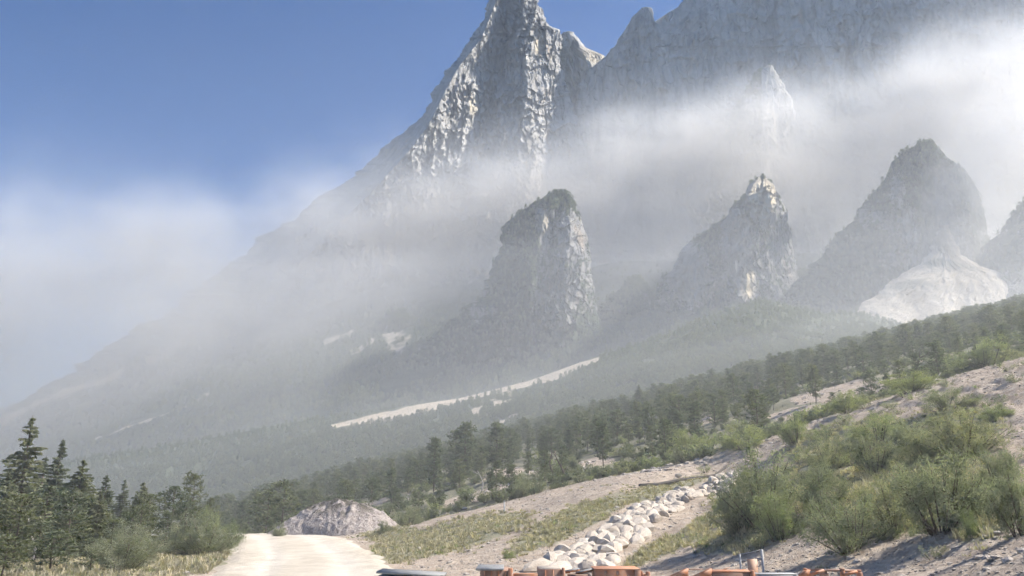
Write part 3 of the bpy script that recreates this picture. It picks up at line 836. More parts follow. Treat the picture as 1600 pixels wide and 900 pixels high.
# ------------------------------------------------------------------ scatter of what nobody could count
def scatter(name, P, protos, scl, rz, idx, label, cat, tilt=None):
    """one object: meshes of the prototypes instanced on the given points"""
    col = bpy.data.collections.new(name + '_kinds')
    for k, (me) in enumerate(protos):
        o = bpy.data.objects.new('%s_kind_%02d' % (name, k), me); col.objects.link(o)
    me = bpy.data.meshes.new(name)
    P = np.asarray(P, np.float32)
    me.vertices.add(len(P)); me.vertices.foreach_set('co', P.ravel())
    for k, v, ty in (('scl', scl, 'FLOAT'), ('rz', rz, 'FLOAT'), ('tilt', np.zeros(len(P)) if tilt is None else tilt, 'FLOAT')):
        me.attributes.new(k, ty, 'POINT').data.foreach_set('value', np.asarray(v, np.float32))
    me.attributes.new('kind_index', 'INT', 'POINT').data.foreach_set('value', np.asarray(idx, np.int32))
    g = bpy.data.node_groups.new(name + '_scatter', 'GeometryNodeTree')
    g.interface.new_socket('Geometry', in_out='INPUT', socket_type='NodeSocketGeometry')
    g.interface.new_socket('Geometry', in_out='OUTPUT', socket_type='NodeSocketGeometry')
    gi = g.nodes.new('NodeGroupInput'); go = g.nodes.new('NodeGroupOutput')
    ci = g.nodes.new('GeometryNodeCollectionInfo'); ci.inputs['Collection'].default_value = col
    ci.inputs['Separate Children'].default_value = True; ci.inputs['Reset Children'].default_value = True
    ip = g.nodes.new('GeometryNodeInstanceOnPoints'); ip.inputs['Pick Instance'].default_value = True
    def na(nm, ty):
        q = g.nodes.new('GeometryNodeInputNamedAttribute'); q.data_type = ty; q.inputs['Name'].default_value = nm
        return q.outputs['Attribute']
    cx = g.nodes.new('ShaderNodeCombineXYZ'); L = g.links.new
    L(na('rz', 'FLOAT'), cx.inputs[2]); L(na('tilt', 'FLOAT'), cx.inputs[0])
    L(gi.outputs[0], ip.inputs['Points']); L(ci.outputs[0], ip.inputs['Instance'])
    L(na('kind_index', 'INT'), ip.inputs['Instance Index'])
    e2r = g.nodes.new('FunctionNodeEulerToRotation'); L(cx.outputs[0], e2r.inputs[0]); L(e2r.outputs[0], ip.inputs['Rotation'])
    L(na('scl', 'FLOAT'), ip.inputs['Scale'])
    L(ip.outputs[0], go.inputs[0])
    o = bpy.data.objects.new(name, me); C.objects.link(o)
    o.modifiers.new('scatter', 'NODES').node_group = g
    return tag(o, label, cat, kind='stuff')
def merged(name, proto):
    """trunk and crown of a prototype as one mesh with two materials"""
    a, b = proto[0], proto[1]
    Vs, Fs, mi, tint, off = [], [], [], [], 0
    q4, q3, m4, m3 = [], [], [], []
    for mi_, me in enumerate((a, b)):
        v = np.empty(len(me.vertices) * 3, np.float32); me.vertices.foreach_get('co', v)
        lv = np.empty(len(me.loops), np.int32); me.loops.foreach_get('vertex_index', lv)
        lt = np.empty(len(me.polygons), np.int32); me.polygons.foreach_get('loop_total', lt)
        ls = np.empty(len(me.polygons), np.int32); me.polygons.foreach_get('loop_start', ls)
        s4 = ls[lt == 4]; s3 = ls[lt == 3]
        if len(s4): q4.append(lv[s4[:, None] + np.arange(4)] + off); m4.append(np.full(len(s4), mi_))
        if len(s3): q3.append(lv[s3[:, None] + np.arange(3)] + off); m3.append(np.full(len(s3), mi_))
        Vs.append(v.reshape(-1, 3)); off += len(me.vertices)
        t = np.full(len(me.vertices), .4, np.float32)
        if 'tint' in me.attributes: me.attributes['tint'].data.foreach_get('value', t)
        tint.append(t)
    F = [np.concatenate(q4)] + ([np.concatenate(q3)] if q3 else [])
    me = mesh(name, np.concatenate(Vs), F, {'tint': np.concatenate(tint)}, mat_idx=np.concatenate(m4 + m3))
    me.materials.append(a.materials[0]); me.materials.append(b.materials[0])
    return me

# ------------------------------------------------------------------ the pine wood on the fan
def ordinal(n):
    return '%d%s' % (n, 'th' if 10 <= n % 100 <= 20 else {1: 'st', 2: 'nd', 3: 'rd'}.get(n % 10, 'th'))
def fan_wood():
    rng = np.random.default_rng(21)
    st = 3.35
    gx, gy = np.meshgrid(np.arange(-150, 262, st), np.arange(50, 318, st))
    x = (gx + rng.uniform(-.48, .48, gx.shape) * st).ravel(); y = (gy + rng.uniform(-.48, .48, gy.shape) * st).ravel()
    z = ground_z(x, y)
    px, py = project(np.stack([x, y, z], -1))
    ok = (px > 280) & (px < 1690) & (z > -9)
    g, wd = cover(x, y)
    ok &= (wd > .35) & (rng.random(len(x)) < .84 - .34 * (y < 95))
    ok &= ~((px < 620) & (y < 66)) & ~((px > 660) & (px < 1160) & (y < 57)) & (fbm(x / 14, y / 14, 2, 88) > -.38)
    ok &= ~((px > 1160) & (y < 47))
    x, y, z, px, py = x[ok], y[ok], z[ok], px[ok], py[ok]
    h = rng.uniform(2.3, 5.0, len(x)) * (1 + .25 * fbm(x / 30, y / 30, 2, 12)) * (.72 + .28 * sstep(60, 130, y))
    k = rng.integers(0, 6, len(x))
    rz = rng.uniform(0, 6.28, len(x))
    order = np.argsort(-h / y)
    top = order[:300]; rest = order[300:]
    def zone(i):
        if px[i] > 1400: a = 'above the spoil slope'
        elif px[i] > 1150: a = 'near the scree clearing'
        elif px[i] > 900: a = 'above the pinkish scree'
        elif px[i] > 640: a = 'above the grassy bank'
        else: a = 'behind the dirt mound'
        s = 'low' if h[i] < 3.3 else ('middling' if h[i] < 4.4 else 'tall')
        f = ('slender', 'broad', 'narrow', 'flat topped', 'bushy', 'thin')[k[i]]
        return '%s %s green pine %s' % (s, f, a)
    zl = {}
    for i in sorted(top, key=lambda i: px[i]): zl.setdefault(zone(i), []).append(i)
    lab = {}
    for t_, ii in zl.items():
        for q, i in enumerate(ii):
            lab[i] = t_ if len(ii) == 1 else '%s, %s of its kind from the left' % (t_, ordinal(q + 1))
    for i in top:
        plant('pine_tree', PINES[k[i]], (x[i], y[i], z[i] - .05), h[i] / 6.0, lab[i], 'pine tree', 'pines of the open wood on the hillside', rz[i])
    kinds = [merged('pine', p) for p in PINES]
    P = np.stack([x, y, z - .05], -1)
    scatter('pine_wood', P[rest], kinds, h[rest] / 6.0, rz[rest], k[rest], 'distant pines of the wood covering the upper hillside', 'wood')
    # low bushes between the trunks
    n = 2000
    yy = 50 + 170 * rng.random(n) ** 1.4; xx = (rng.uniform(-.46, .72, n)) * yy
    g, wd = cover(xx, yy); zz = ground_z(xx, yy)
    px, py = project(np.stack([xx, yy, zz], -1))
    ok = (wd > .25) & (px > 300) & (px < 1690) & ~((px < 640) & (yy < 62)) & (zz > -8) & ~((px > 1160) & (yy < 45))
    xx, yy, zz = xx[ok], yy[ok], zz[ok]
    bush = [merged('bush', shrub_proto(20 + q, 10, 700, .22, 1.5, 1.5)[:2] and _with(shrub_proto(20 + q, 10, 700, .22, 1.5, 1.5), M['shrub' if q % 2 else 'lime'])) for q in range(3)]
    bush.append(merged('low_pine', _with(shrub_proto(29, 12, 900, .22, 1.5, 1.3), M['pine'])))
    ki = rng.choice(4, len(xx), p=[.13, .27, .1, .5])
    scatter('undergrowth', np.stack([xx, yy, zz], -1), bush, rng.uniform(.25, .85, len(xx)), rng.uniform(0, 6.28, len(xx)), ki, 'low bushes and dwarf pine between the hillside pines', 'undergrowth')
    # low scrub on the open bank
    n = 1500
    yy = rng.uniform(13, 50, n); xx = rng.uniform(.10, .72, n) * yy
    zz = ground_z(xx, yy); px, py = project(np.stack([xx, yy, zz], -1))
    g, wd = cover(xx, yy)
    ok = (px > 1090) & (py < 872) & (rng.random(n) < .12 + .5 * g * sstep(-.2, .3, fbm(xx / 3, yy / 3, 3, 66)))
    xx, yy, zz = xx[ok], yy[ok], zz[ok]
    scrub = [merged('scrub', _with(shrub_proto(40 + q, 12, 1500, .10, 1.5, 1.5), M['shrub' if q != 1 else 'lime'])) for q in range(3)]
    scatter('bank_scrub', np.stack([xx, yy, zz - .04], -1), scrub, rng.uniform(.14, .42, len(xx)), rng.uniform(0, 6.28, len(xx)), rng.integers(0, 3, len(xx)), 'low scrub sprouting all over the spoil bank', 'undergrowth')
    # rubble showing in the wood
    n = 7000
    yy = 50 + 200 * rng.random(n) ** 1.3; xx = rng.uniform(-.4, .7, n) * yy
    s = scree_mask(xx, yy); cl = fbm(xx / 7, yy / 7, 3, 55)
    px, py = project(np.stack([xx, yy, ground_z(xx, yy)], -1))
    ok = ((s > .4) | (cl > .22)) & (px > 330) & ~((px < 640) & (yy < 64))
    xx, yy = xx[ok], yy[ok]
    scatter('rubble', np.stack([xx, yy, ground_z(xx, yy)], -1), ROCKS, rng.uniform(.15, .75, len(xx)) ** 1.3, rng.uniform(0, 6.28, len(xx)), rng.integers(0, len(ROCKS), len(xx)),
            'pale limestone rubble strewn between the pines', 'rubble')
def _with(proto, mat):
    proto[0].materials.append(M['bark']); proto[1].materials.append(mat)
    return proto
def rock_mesh(name, seed, sub=2, rough=.28, flat=.75):
    import bmesh
    bm = bmesh.new(); bmesh.ops.create_icosphere(bm, subdivisions=sub, radius=.5)
    o = Vector((seed * 3.1, seed * 1.7, seed * .9))
    r = random.Random(seed)
    cuts = [(Vector((r.gauss(0, 1), r.gauss(0, 1), r.gauss(0, 1))).normalized(), r.uniform(.26, .40)) for _ in range(11)]
    for v in bm.verts:
        p = v.co.copy()
        p *= 1 + rough * mn.noise(p * 2.2 + o) + rough * .4 * mn.noise(p * 5 + o)
        for nrm, dd in cuts:
            e = p.dot(nrm) - dd
            if e > 0: p -= nrm * e * .95
        p.z *= flat
        v.co = p
    me = bpy.data.meshes.new(name); bm.to_mesh(me); bm.free()
    return me
ROCKS = [rock_mesh('rock', 40 + k, 1, .3, .6) for k in range(5)]
for m_ in ROCKS: m_.materials.append(M['rubble'])
fan_wood()

# ------------------------------------------------------------------ woods on the far slopes
def far_woods():
    rng = np.random.default_rng(33)
    kinds = [merged('far_pine', _slim(k)) for k in range(4)]
    def sample(W, n, vis):
        a, b = W.shape[:2]
        i = rng.uniform(0, a - 1.001, n); j = rng.uniform(0, b - 1.001, n)
        i0, j0 = i.astype(int), j.astype(int); fi, fj = (i - i0)[:, None], (j - j0)[:, None]
        return (W[i0, j0] * (1 - fi) + W[i0 + 1, j0] * fi) * (1 - fj) + (W[i0, j0 + 1] * (1 - fi) + W[i0 + 1, j0 + 1] * fi) * fj
    P = sample(W_B, 30000, None)
    px, py = project(P)
    b = bare_B(px, py)
    ok = (px > -40) & (px < 1640) & (b < .3) & (rng.random(len(P)) < .75 + .5 * fbm(P[:, 0] / 60, P[:, 1] / 60, 3, 14)) & (py < B_bot(px) - 12)
    P = P[ok]
    scatter('middle_wood', P - [0, 0, .4], kinds, rng.uniform(.5, 1.1, len(P)), rng.uniform(0, 6.28, len(P)), rng.integers(0, 4, len(P)),
            'hazy wood on the slope beyond the gully', 'wood')
    P = sample(W_C, 26000, None)
    px, py = project(P)
    ok = (px > -40) & (px < 1640) & (bare_C(px, py) < .3) & (rng.random(len(P)) < sstep(440, 560, py) + .15) & (fbm(P[:, 0] / 120, P[:, 1] / 120, 3, 15) > -.3)
    P = P[ok]
    scatter('mountain_foot_wood', P - [0, 0, .5], kinds, rng.uniform(1.0, 2.2, len(P)), rng.uniform(0, 6.28, len(P)), rng.integers(0, 4, len(P)),
            'faint dark wood on the apron below the cliffs', 'wood')
    # scrub trees on the crags
    Q = []
    for o in CRAGS:
        me = o.data
        v = np.empty(len(me.vertices) * 3, np.float32); me.vertices.foreach_get('co', v); v = v.reshape(-1, 3)
        g = np.empty(len(me.vertices), np.float32); me.attributes['veg'].data.foreach_get('value', g)
        idx = np.where(g > .42)[0]
        Q.append(v[rng.choice(idx, min(1500, len(idx)), replace=False)])
    P = np.concatenate(Q)
    px, py = project(P)
    P = P[(px > -20) & (px < 1620)]
    scatter('crag_wood', P - [0, 0, 1.5], kinds, rng.uniform(.9, 2.0, len(P)), rng.uniform(0, 6.28, len(P)), rng.integers(0, 4, len(P)), 'scrubby trees clinging to the rock crags', 'wood')
def _slim(k):
    rng = np.random.default_rng(820 + k)
    H = 6.0
    tr = MB().tube([(0, 0, -.5), (0, 0, H)], [.12, .02], 4)
    n = 240
    q = rng.random(n) ** .8
    r = (1.6, 2.0, 1.4, 1.8)[k] * np.sqrt(1 - (np.clip(q - .2, 0, 1) / .82) ** 2) * np.sqrt(rng.random(n)) + .05
    a = rng.uniform(0, 6.28, n)
    cen = np.stack([r * np.cos(a), r * np.sin(a), H * (.12 + .86 * q)], -1)
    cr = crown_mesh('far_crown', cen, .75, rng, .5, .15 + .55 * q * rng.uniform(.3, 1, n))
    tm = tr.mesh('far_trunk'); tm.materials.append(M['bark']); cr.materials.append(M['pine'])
    return tm, cr, H
CRAGS = [o for o in S.objects if o.name.split('.')[0] in ('wooded_spur', 'rocky_spur', 'central_crag', 'slab_crag', 'great_wooded_crag', 'edge_crag', 'dust_wrapped_pinnacle')]
far_woods()

# ================================================================== trees and shrubs one can single out
def tree_at(name, proto, px, ptop, Y, label, cat, group=None, wide=1.0):
    p = at(px, ptop, Y)
    z = gz(p[0], p[1]) - .1
    s = (p[2] - z) / proto[2]
    return plant(name, proto, (float(p[0]), float(p[1]), z), (s * wide, s * wide, s), label, cat, group)
G_L = 'conifers of the roadside thicket'
tree_at('spruce_tree', SPRUCES[0], 52, 648, 37, 'tallest spruce with a pointed ragged top at the edge of the roadside thicket', 'spruce tree', G_L, 1.05)
tree_at('spruce_tree', SPRUCES[1], 99, 684, 41, 'second tallest spruce with a slim pointed top in the roadside thicket', 'spruce tree', G_L, 1.0)
tree_at('spruce_tree', SPRUCES[2], 131, 716, 40, 'broad bright green spruce beside the slim pointed one in the thicket', 'spruce tree', G_L, 1.15)
tree_at('spruce_tree', SPRUCES[0], 168, 740, 42, 'middling spruce in the centre of the roadside thicket', 'spruce tree', G_L, 1.1)
tree_at('spruce_tree', SPRUCES[1], 196, 748, 45, 'thin dark topped spruce behind the centre of the thicket', 'spruce tree', G_L, 1.0)
tree_at('spruce_tree', SPRUCES[2], 14, 735, 33, 'dense dark spruce cut by the edge of the picture', 'spruce tree', G_L, 1.2)
tree_at('pine_tree', PINES[4], 306, 741, 46, 'dark round headed pine standing out of the thicket beside the road', 'pine tree', G_L, .8)
tree_at('pine_tree', PINES[1], 272, 760, 44, 'bushy mid green pine left of the round headed one', 'pine tree', G_L, 1.0)
tree_at('pine_tree', PINES[3], 236, 772, 42, 'wide low pine amid the roadside thicket', 'pine tree', G_L, 1.1)
tree_at('pine_tree', PINES[0], 330, 778, 48, 'light green young pine nearest the road bend', 'pine tree', G_L, .9)
tree_at('pine_tree', PINES[1], 82, 760, 34, 'full pine in front of the two tallest spruces', 'pine tree', G_L, 1.2)
tree_at('pine_tree', PINES[4], 150, 782, 35, 'shady bushy pine low in the front of the thicket', 'pine tree', G_L, 1.3)
tree_at('pine_tree', PINES[3], 205, 800, 36, 'low spreading pine at the thicket front', 'pine tree', G_L, 1.2)
tree_at('pine_tree', PINES[1], 20, 800, 30, 'low dark pine at the corner of the picture', 'pine tree', G_L, 1.3)
tree_at('pine_tree', PINES[0], 262, 800, 38, 'short pine behind the pale roadside shrubs', 'pine tree', G_L, 1.2)
tree_at('pine_tree', PINES[3], 110, 800, 30, 'wide dusty pine low at the thicket front below the slim spruce', 'pine tree', G_L, 1.4)
tree_at('pine_tree', PINES[1], 62, 815, 27, 'shadowed low pine below the tallest spruce', 'pine tree', G_L, 1.5)
tree_at('spruce_tree', SPRUCES[2], 225, 752, 47, 'broad spruce rising behind the wide low pine', 'spruce tree', G_L, 1.2)
tree_at('pine_tree', PINES[4], 178, 812, 31, 'dark bushy pine nearest the pale verge', 'pine tree', G_L, 1.4)
tree_at('pine_tree', PINES[1], 292, 785, 42, 'spreading pine under the round headed one', 'pine tree', G_L, 1.2)
tree_at('spruce_tree', SPRUCES[1], 72, 712, 44, 'spruce half hidden between the two tallest ones', 'spruce tree', G_L, 1.3)
tree_at('pine_tree', PINES[3], 38, 772, 27, 'tall full pine at the front corner of the thicket', 'pine tree', G_L, 1.15)
tree_at('pine_tree', PINES[4], 118, 768, 29, 'full bushy pine in front of the slim spruce', 'pine tree', G_L, 1.15)
tree_at('spruce_tree', SPRUCES[2], 158, 765, 33, 'wide skirted young spruce in the middle of the thicket front', 'spruce tree', G_L, 1.15)
tree_at('pine_tree', PINES[1], 90, 830, 23, 'low pine at the very bottom of the thicket', 'pine tree', G_L, 1.7)
tree_at('pine_tree', PINES[3], 12, 838, 21, 'low dusky pine in the bottom corner', 'pine tree', G_L, 1.7)
tree_at('pine_tree', PINES[4], 222, 790, 35, 'shaggy pine above the grey green shrub', 'pine tree', G_L, 1.2)
tree_at('pine_tree', PINES[4], 148, 842, 24, 'small bushy pine beside the pale verge grass', 'pine tree', G_L, 1.6)
G_H = 'conifers standing out of the hillside wood'
tree_at('pine_tree', PINES[4], 445, 752, 60, 'dense dark pine right behind the dirt mound edge', 'pine tree', G_H, 1.2)
tree_at('pine_tree', PINES[1], 418, 765, 62, 'dark pine beside the dense one behind the mound', 'pine tree', G_H, 1.2)
tree_at('pine_tree', PINES[2], 728, 660, 92, 'pine with a knobbly top rising above the ridge line', 'pine tree', G_H, 1.1)
tree_at('pine_tree', PINES[4], 712, 672, 94, 'dense pine clump leaning against the knobbly topped pine', 'pine tree', G_H, 1.0)
tree_at('pine_tree', PINES[2], 680, 684, 84, 'dark slender pine left of the knobbly topped pine', 'pine tree', G_H, 1.0)
tree_at('pine_tree', PINES[5], 772, 660, 96, 'thin pine just right of the knobbly topped pine', 'pine tree', G_H, 1.2)
tree_at('spruce_tree', SPRUCES[2], 998, 600, 150, 'layered dark conifer breaking the ridge skyline above the wood', 'spruce tree', G_H, 1.1)
tree_at('spruce_tree', SPRUCES[0], 1098, 592, 190, 'tiny pointed conifer on the ridge skyline', 'spruce tree', G_H, .9)
tree_at('pine_tree', PINES[1], 1300, 640, 54, 'dark gnarled bushy pine below the scree clearing', 'pine tree', G_H, 1.3)
tree_at('pine_tree', PINES[3], 1345, 606, 66, 'dark bushy pine in front of the scree clearing', 'pine tree', G_H, 1.2)
tree_at('pine_tree', PINES[5], 1462, 530, 78, 'tall thin pine above the brow of the spoil slope', 'pine tree', G_H, 1.1)
tree_at('pine_tree', PINES[1], 1590, 540, 62, 'big dark pine at the top of the stony slope by the picture edge', 'pine tree', G_H, 1.2)
tree_at('pine_tree', PINES[4], 1510, 556, 66, 'bushy pine above the bright green bush', 'pine tree', G_H, 1.1)

def shrub_at(proto, px, pb, Y, wpx, hpx, label, group='leafy shrubs on the slopes'):
    p = at(px, pb, Y)
    x, y = float(p[0]), float(p[1]); z = gz(x, y) - .06
    ws = wpx * Y / FPX / 3.5; hs = hpx * Y / FPX / 2.25
    return plant('shrub', proto, (x, y, z), (ws, ws, hs), label, 'shrub', group, parts=('stems', 'foliage'))
shrub_at(SHRUBS[0], 1195, 845, 24, 170, 124, 'biggest grey green willow shrub standing beside the stone facing')
shrub_at(LIME[1], 1222, 866, 21.5, 95, 68, 'yellow green bush at the lower edge of the biggest shrub above the wire fence')
shrub_at(SHRUBS[2], 1160, 850, 24.5, 90, 70, 'dusky low shrub on the shaded side of the biggest shrub')
shrub_at(SHRUBS[3], 1335, 872, 17.6, 150, 96, 'wide grey green shrub low on the slope above the sloping orange frame')
shrub_at(SHRUBS[4], 1475, 862, 16.2, 180, 128, 'largest leafy shrub on the lower spoil slope')
shrub_at(SHRUBS[1], 1400, 846, 18.2, 100, 74, 'leafy shrub wedged between two larger ones on the lower slope')
shrub_at(SHRUBS[0], 1440, 780, 20.5, 96, 60, 'pale shrub rising behind the largest leafy shrub')
shrub_at(SHRUBS[2], 1510, 722, 25.5, 150, 76, 'broad dark based shrub high on the stony slope')
shrub_at(SHRUBS[3], 1452, 720, 26, 90, 60, 'shrub at the shaded end of the broad high one')
shrub_at(SHRUBS[4], 1372, 765, 26, 100, 70, 'rounded shrub in the middle of the spoil slope')
shrub_at(LIME[3], 1375, 706, 34, 100, 52, 'bright green bush below the brow of the spoil slope')
shrub_at(SHRUBS[1], 1296, 742, 33, 90, 50, 'small pale shrub between the biggest shrub and the brow')
shrub_at(LIME[0], 1246, 700, 46, 85, 44, 'light green bush at the wood edge behind the biggest shrub')
shrub_at(LIME[2], 1545, 612, 55, 120, 48, 'bright fresh green bush under the pines on top of the slope')
shrub_at(LIME[4], 1428, 640, 46, 110, 34, 'low yellow green bush on the brow of the slope')
shrub_at(LIME[1], 1326, 668, 48, 70, 36, 'low green bush beside the dark gnarled pine')
shrub_at(SHRUBS[0], 1606, 880, 12.8, 120, 120, 'shaded shrub cut off by the picture edge at the foot of the slope')
shrub_at(LIME[2], 1524, 868, 14.6, 44, 46, 'small bright bush at the foot of the largest leafy shrub')
shrub_at(SHRUBS[3], 1585, 790, 17.5, 60, 44, 'small tuft like shrub on the bare stony slope')
shrub_at(SHRUBS[2], 318, 866, 31, 120, 56, 'pale dusty shrub next to the road verge')
shrub_at(SHRUBS[0], 268, 868, 31, 90, 46, 'dusty shrub beside the pale one in the roadside thicket')
shrub_at(LIME[4], 350, 850, 36, 70, 42, 'green shrub at the far end of the verge by the road bend')
shrub_at(LIME[3], 330, 815, 43, 50, 54, 'young lime green bush in front of the round headed pine')
shrub_at(SHRUBS[3], 205, 880, 28, 90, 60, 'grey green shrub under the low spreading pine')
shrub_at(SHRUBS[1], 640, 812, 52, 62, 32, 'grey shrub touching the side of the dirt mound')
shrub_at(SHRUBS[2], 601, 836, 46, 34, 20, 'small bush at the bank end near the mound')
shrub_at(SHRUBS[0], 436, 838, 50, 34, 22, 'small dark bush at the road crest before the mound')
shrub_at(LIME[0], 795, 884, 26, 26, 14, 'tiny bush on the bare foot of the grassy bank')
shrub_at(LIME[2], 1070, 700, 62, 70, 40, 'light green bush at the wood edge above the scree')
shrub_at(LIME[3], 1165, 705, 52, 90, 40, 'pale bush at the wood edge above the stone facing')
shrub_at(SHRUBS[4], 815, 760, 56, 40, 30, 'grey bush on the rubbly slope above the grassy bank')

G_B = 'leafy shrubs on the slopes'
shrub_at(SHRUBS[4], 185, 905, 23, 120, 64, 'low dusty shrub where the thicket meets the pale grass')
shrub_at(SHRUBS[1], 1290, 820, 22, 90, 70, 'grey shrub between the yellow green bush and the wide low shrub')
shrub_at(SHRUBS[4], 1560, 760, 20, 90, 70, 'thin shrub on the stones beside the largest leafy shrub')
shrub_at(SHRUBS[0], 1420, 690, 31, 90, 44, 'pale low shrub just under the brow')
shrub_at(SHRUBS[3], 1330, 715, 34, 70, 36, 'little grey shrub left of the bright green brow bush')
shrub_at(SHRUBS[1], 1480, 655, 35, 100, 34, 'low spreading shrub on the brow above the broad high one')
shrub_at(LIME[0], 1560, 660, 31, 60, 26, 'small green bush amid the rough clods')
shrub_at(SHRUBS[2], 1290, 780, 26, 70, 46, 'small shrub in the hollow right of the biggest shrub')
shrub_at(SHRUBS[4], 1530, 830, 16, 90, 60, 'loose straggling shrub right of the largest leafy one')
shrub_at(LIME[1], 1130, 800, 33, 40, 26, 'small bush at the upper foot of the stone facing')

# ================================================================== stone facing of the levee
def stone_facing():
    root = empty('stone_facing', tuple(at(920, 860, 27)))
    tag(root, 'dry laid facing of big pale boulders climbing beside the grassy bank', 'stone wall')
    rng = random.Random(5)
    ca = np.array([at(*c) for c in CREST]); fa = np.array([at(*c) for c in FOOT + [(1165, 782, 46)]])
    def along(A, t):
        s = np.concatenate([[0], np.cumsum(np.linalg.norm(np.diff(A, axis=0), axis=1))]); s /= s[-1]
        return np.array([np.interp(t, s, A[:, k]) for k in range(3)])
    big = [rock_mesh('stone', 100 + k, 2, .2, .8) for k in range(9)]
    for m_ in big: m_.materials.append(M['stone'])
    # courses of fitted stones running up the slope, each turned into the plane of the face
    rows = 5
    for k in range(rows):
        q0 = (k + .5) / rows
        s = rng.uniform(0, .6)
        L = float(np.linalg.norm(np.diff(ca, axis=0), axis=1).sum())
        while s < L:
            wd = rng.choice((.5, .65, .85, 1.0, 1.2, 1.4)) * (.9 if k else 1.0)
            t = (s + wd / 2) / L
            s += wd * rng.uniform(.90, 1.0)
            if t > 1: break
            q = q0 + rng.uniform(-.035, .035)
            if k == rows - 1 and rng.random() < .35: continue
            a_ = along(ca, t); b_ = along(fa, t)
            p = a_ * (1 - q) + b_ * q
            z = gz(p[0], p[1])
            ex = Vector(along(ca, min(1, t + .02)) - along(ca, max(0, t - .02))).normalized()
            dn = Vector(b_ - a_); face = dn.length / rows
            ey = (dn - ex * dn.dot(ex)).normalized(); ez = ex.cross(ey)
            if ez.z < 0: ey = -ey; ez = -ez
            m = Matrix((ex, ey, ez)).transposed().to_4x4()
            o = bpy.data.objects.new('stone', big[rng.randrange(9)]); C.objects.link(o)
            o.parent = root
            e = (m @ Matrix.Rotation(rng.uniform(-.25, .25) + rng.choice((0, math.pi)), 4, 'Z') @ Matrix.Rotation(rng.uniform(-.16, .16), 4, 'X')).to_euler()
            o.rotation_euler = e
            o.location = Vector((p[0], p[1], z + rng.uniform(.0, .09))) - root.location
            o.scale = (wd * 1.32, max(face, .42) * rng.uniform(1.3, 1.6), rng.uniform(.6, .85))
stone_facing()

# ================================================================== dirt mound at the bend
def mound():
    c = at(516, 838, 56); x0, y0 = float(c[0]), float(c[1])
    n, m = 150, 190
    u = np.linspace(-1.25, 1.25, m); v = np.linspace(-1.3, 1.3, n)
    V_, U_ = np.meshgrid(v, u, indexing='ij')
    rx, ry, H = 4.6, 3.2, 2.45
    prof = poly([(-1.25, 0), (-1, .03), (-.8, .26), (-.55, .58), (-.35, .84), (-.18, .98), (.1, 1.0), (.35, .97), (.55, .86), (.78, .68), (.93, .42), (1.05, .12), (1.25, 0)])
    side = np.clip(1 - np.abs(V_ + .15 * np.sin(U_ * 4)) ** 1.9 / 1.15, 0, 1)
    h = H * prof(U_ + .05 * fbm(V_ * 3, U_ * 3, 3, 1)) * side
    X = U_ * rx; Y = V_ * ry
    clod = ridged(X * .55, Y * .55, 5, 14, .6)
    h = h + sstep(.1, .8, h) * (.23 * clod + .14 * fbm(X * 2.5, Y * 2.5, 3, 19))
    h = h + .22 * sstep(1.6, 2.3, h) * np.maximum(fbm(X * .9, Y * .9, 3, 29), -.1)
    Z = h - .28 + 0 * X
    dk = sstep(1.45, 2.2, h + .45 * fbm(X * 1.1, Y * 1.1, 4, 33)) * sstep(-.35, .15, fbm(X * 1.4 + 5, Y * 1.4, 3, 35)) * (V_ < .25)
    me = mesh('mound', np.stack([X, Y, Z], -1), grid_faces(n, m), {'dark': dk}, False)
    t = NT('excavated_pink_gravel'); p = t.pos()
    n2 = t.noise(p, 3.2, 6, .72); n1 = t.noise(p, .7, 4)
    col = t.ramp(n2, [(.28, (.26, .225, .205)), (.5, (.40, .355, .33)), (.75, (.54, .49, .455))])
    col = t.mix(.5, col, t.ramp(n1, [(.3, (.72, .70, .70)), (.7, (1., 1., 1.))]), 'MULTIPLY')
    col = t.mix(t.attr('dark'), col, (.10, .092, .075))
    o = obj('dirt_mound', me, t.finish(col, .97, n2, .25, .9, .05))
    o.location = (x0, y0, gz(x0, y0 - 3) - .02)
    tag(o, 'heap of excavated pinkish gravel with dark topsoil cap at the road bend', 'mound')
mound()

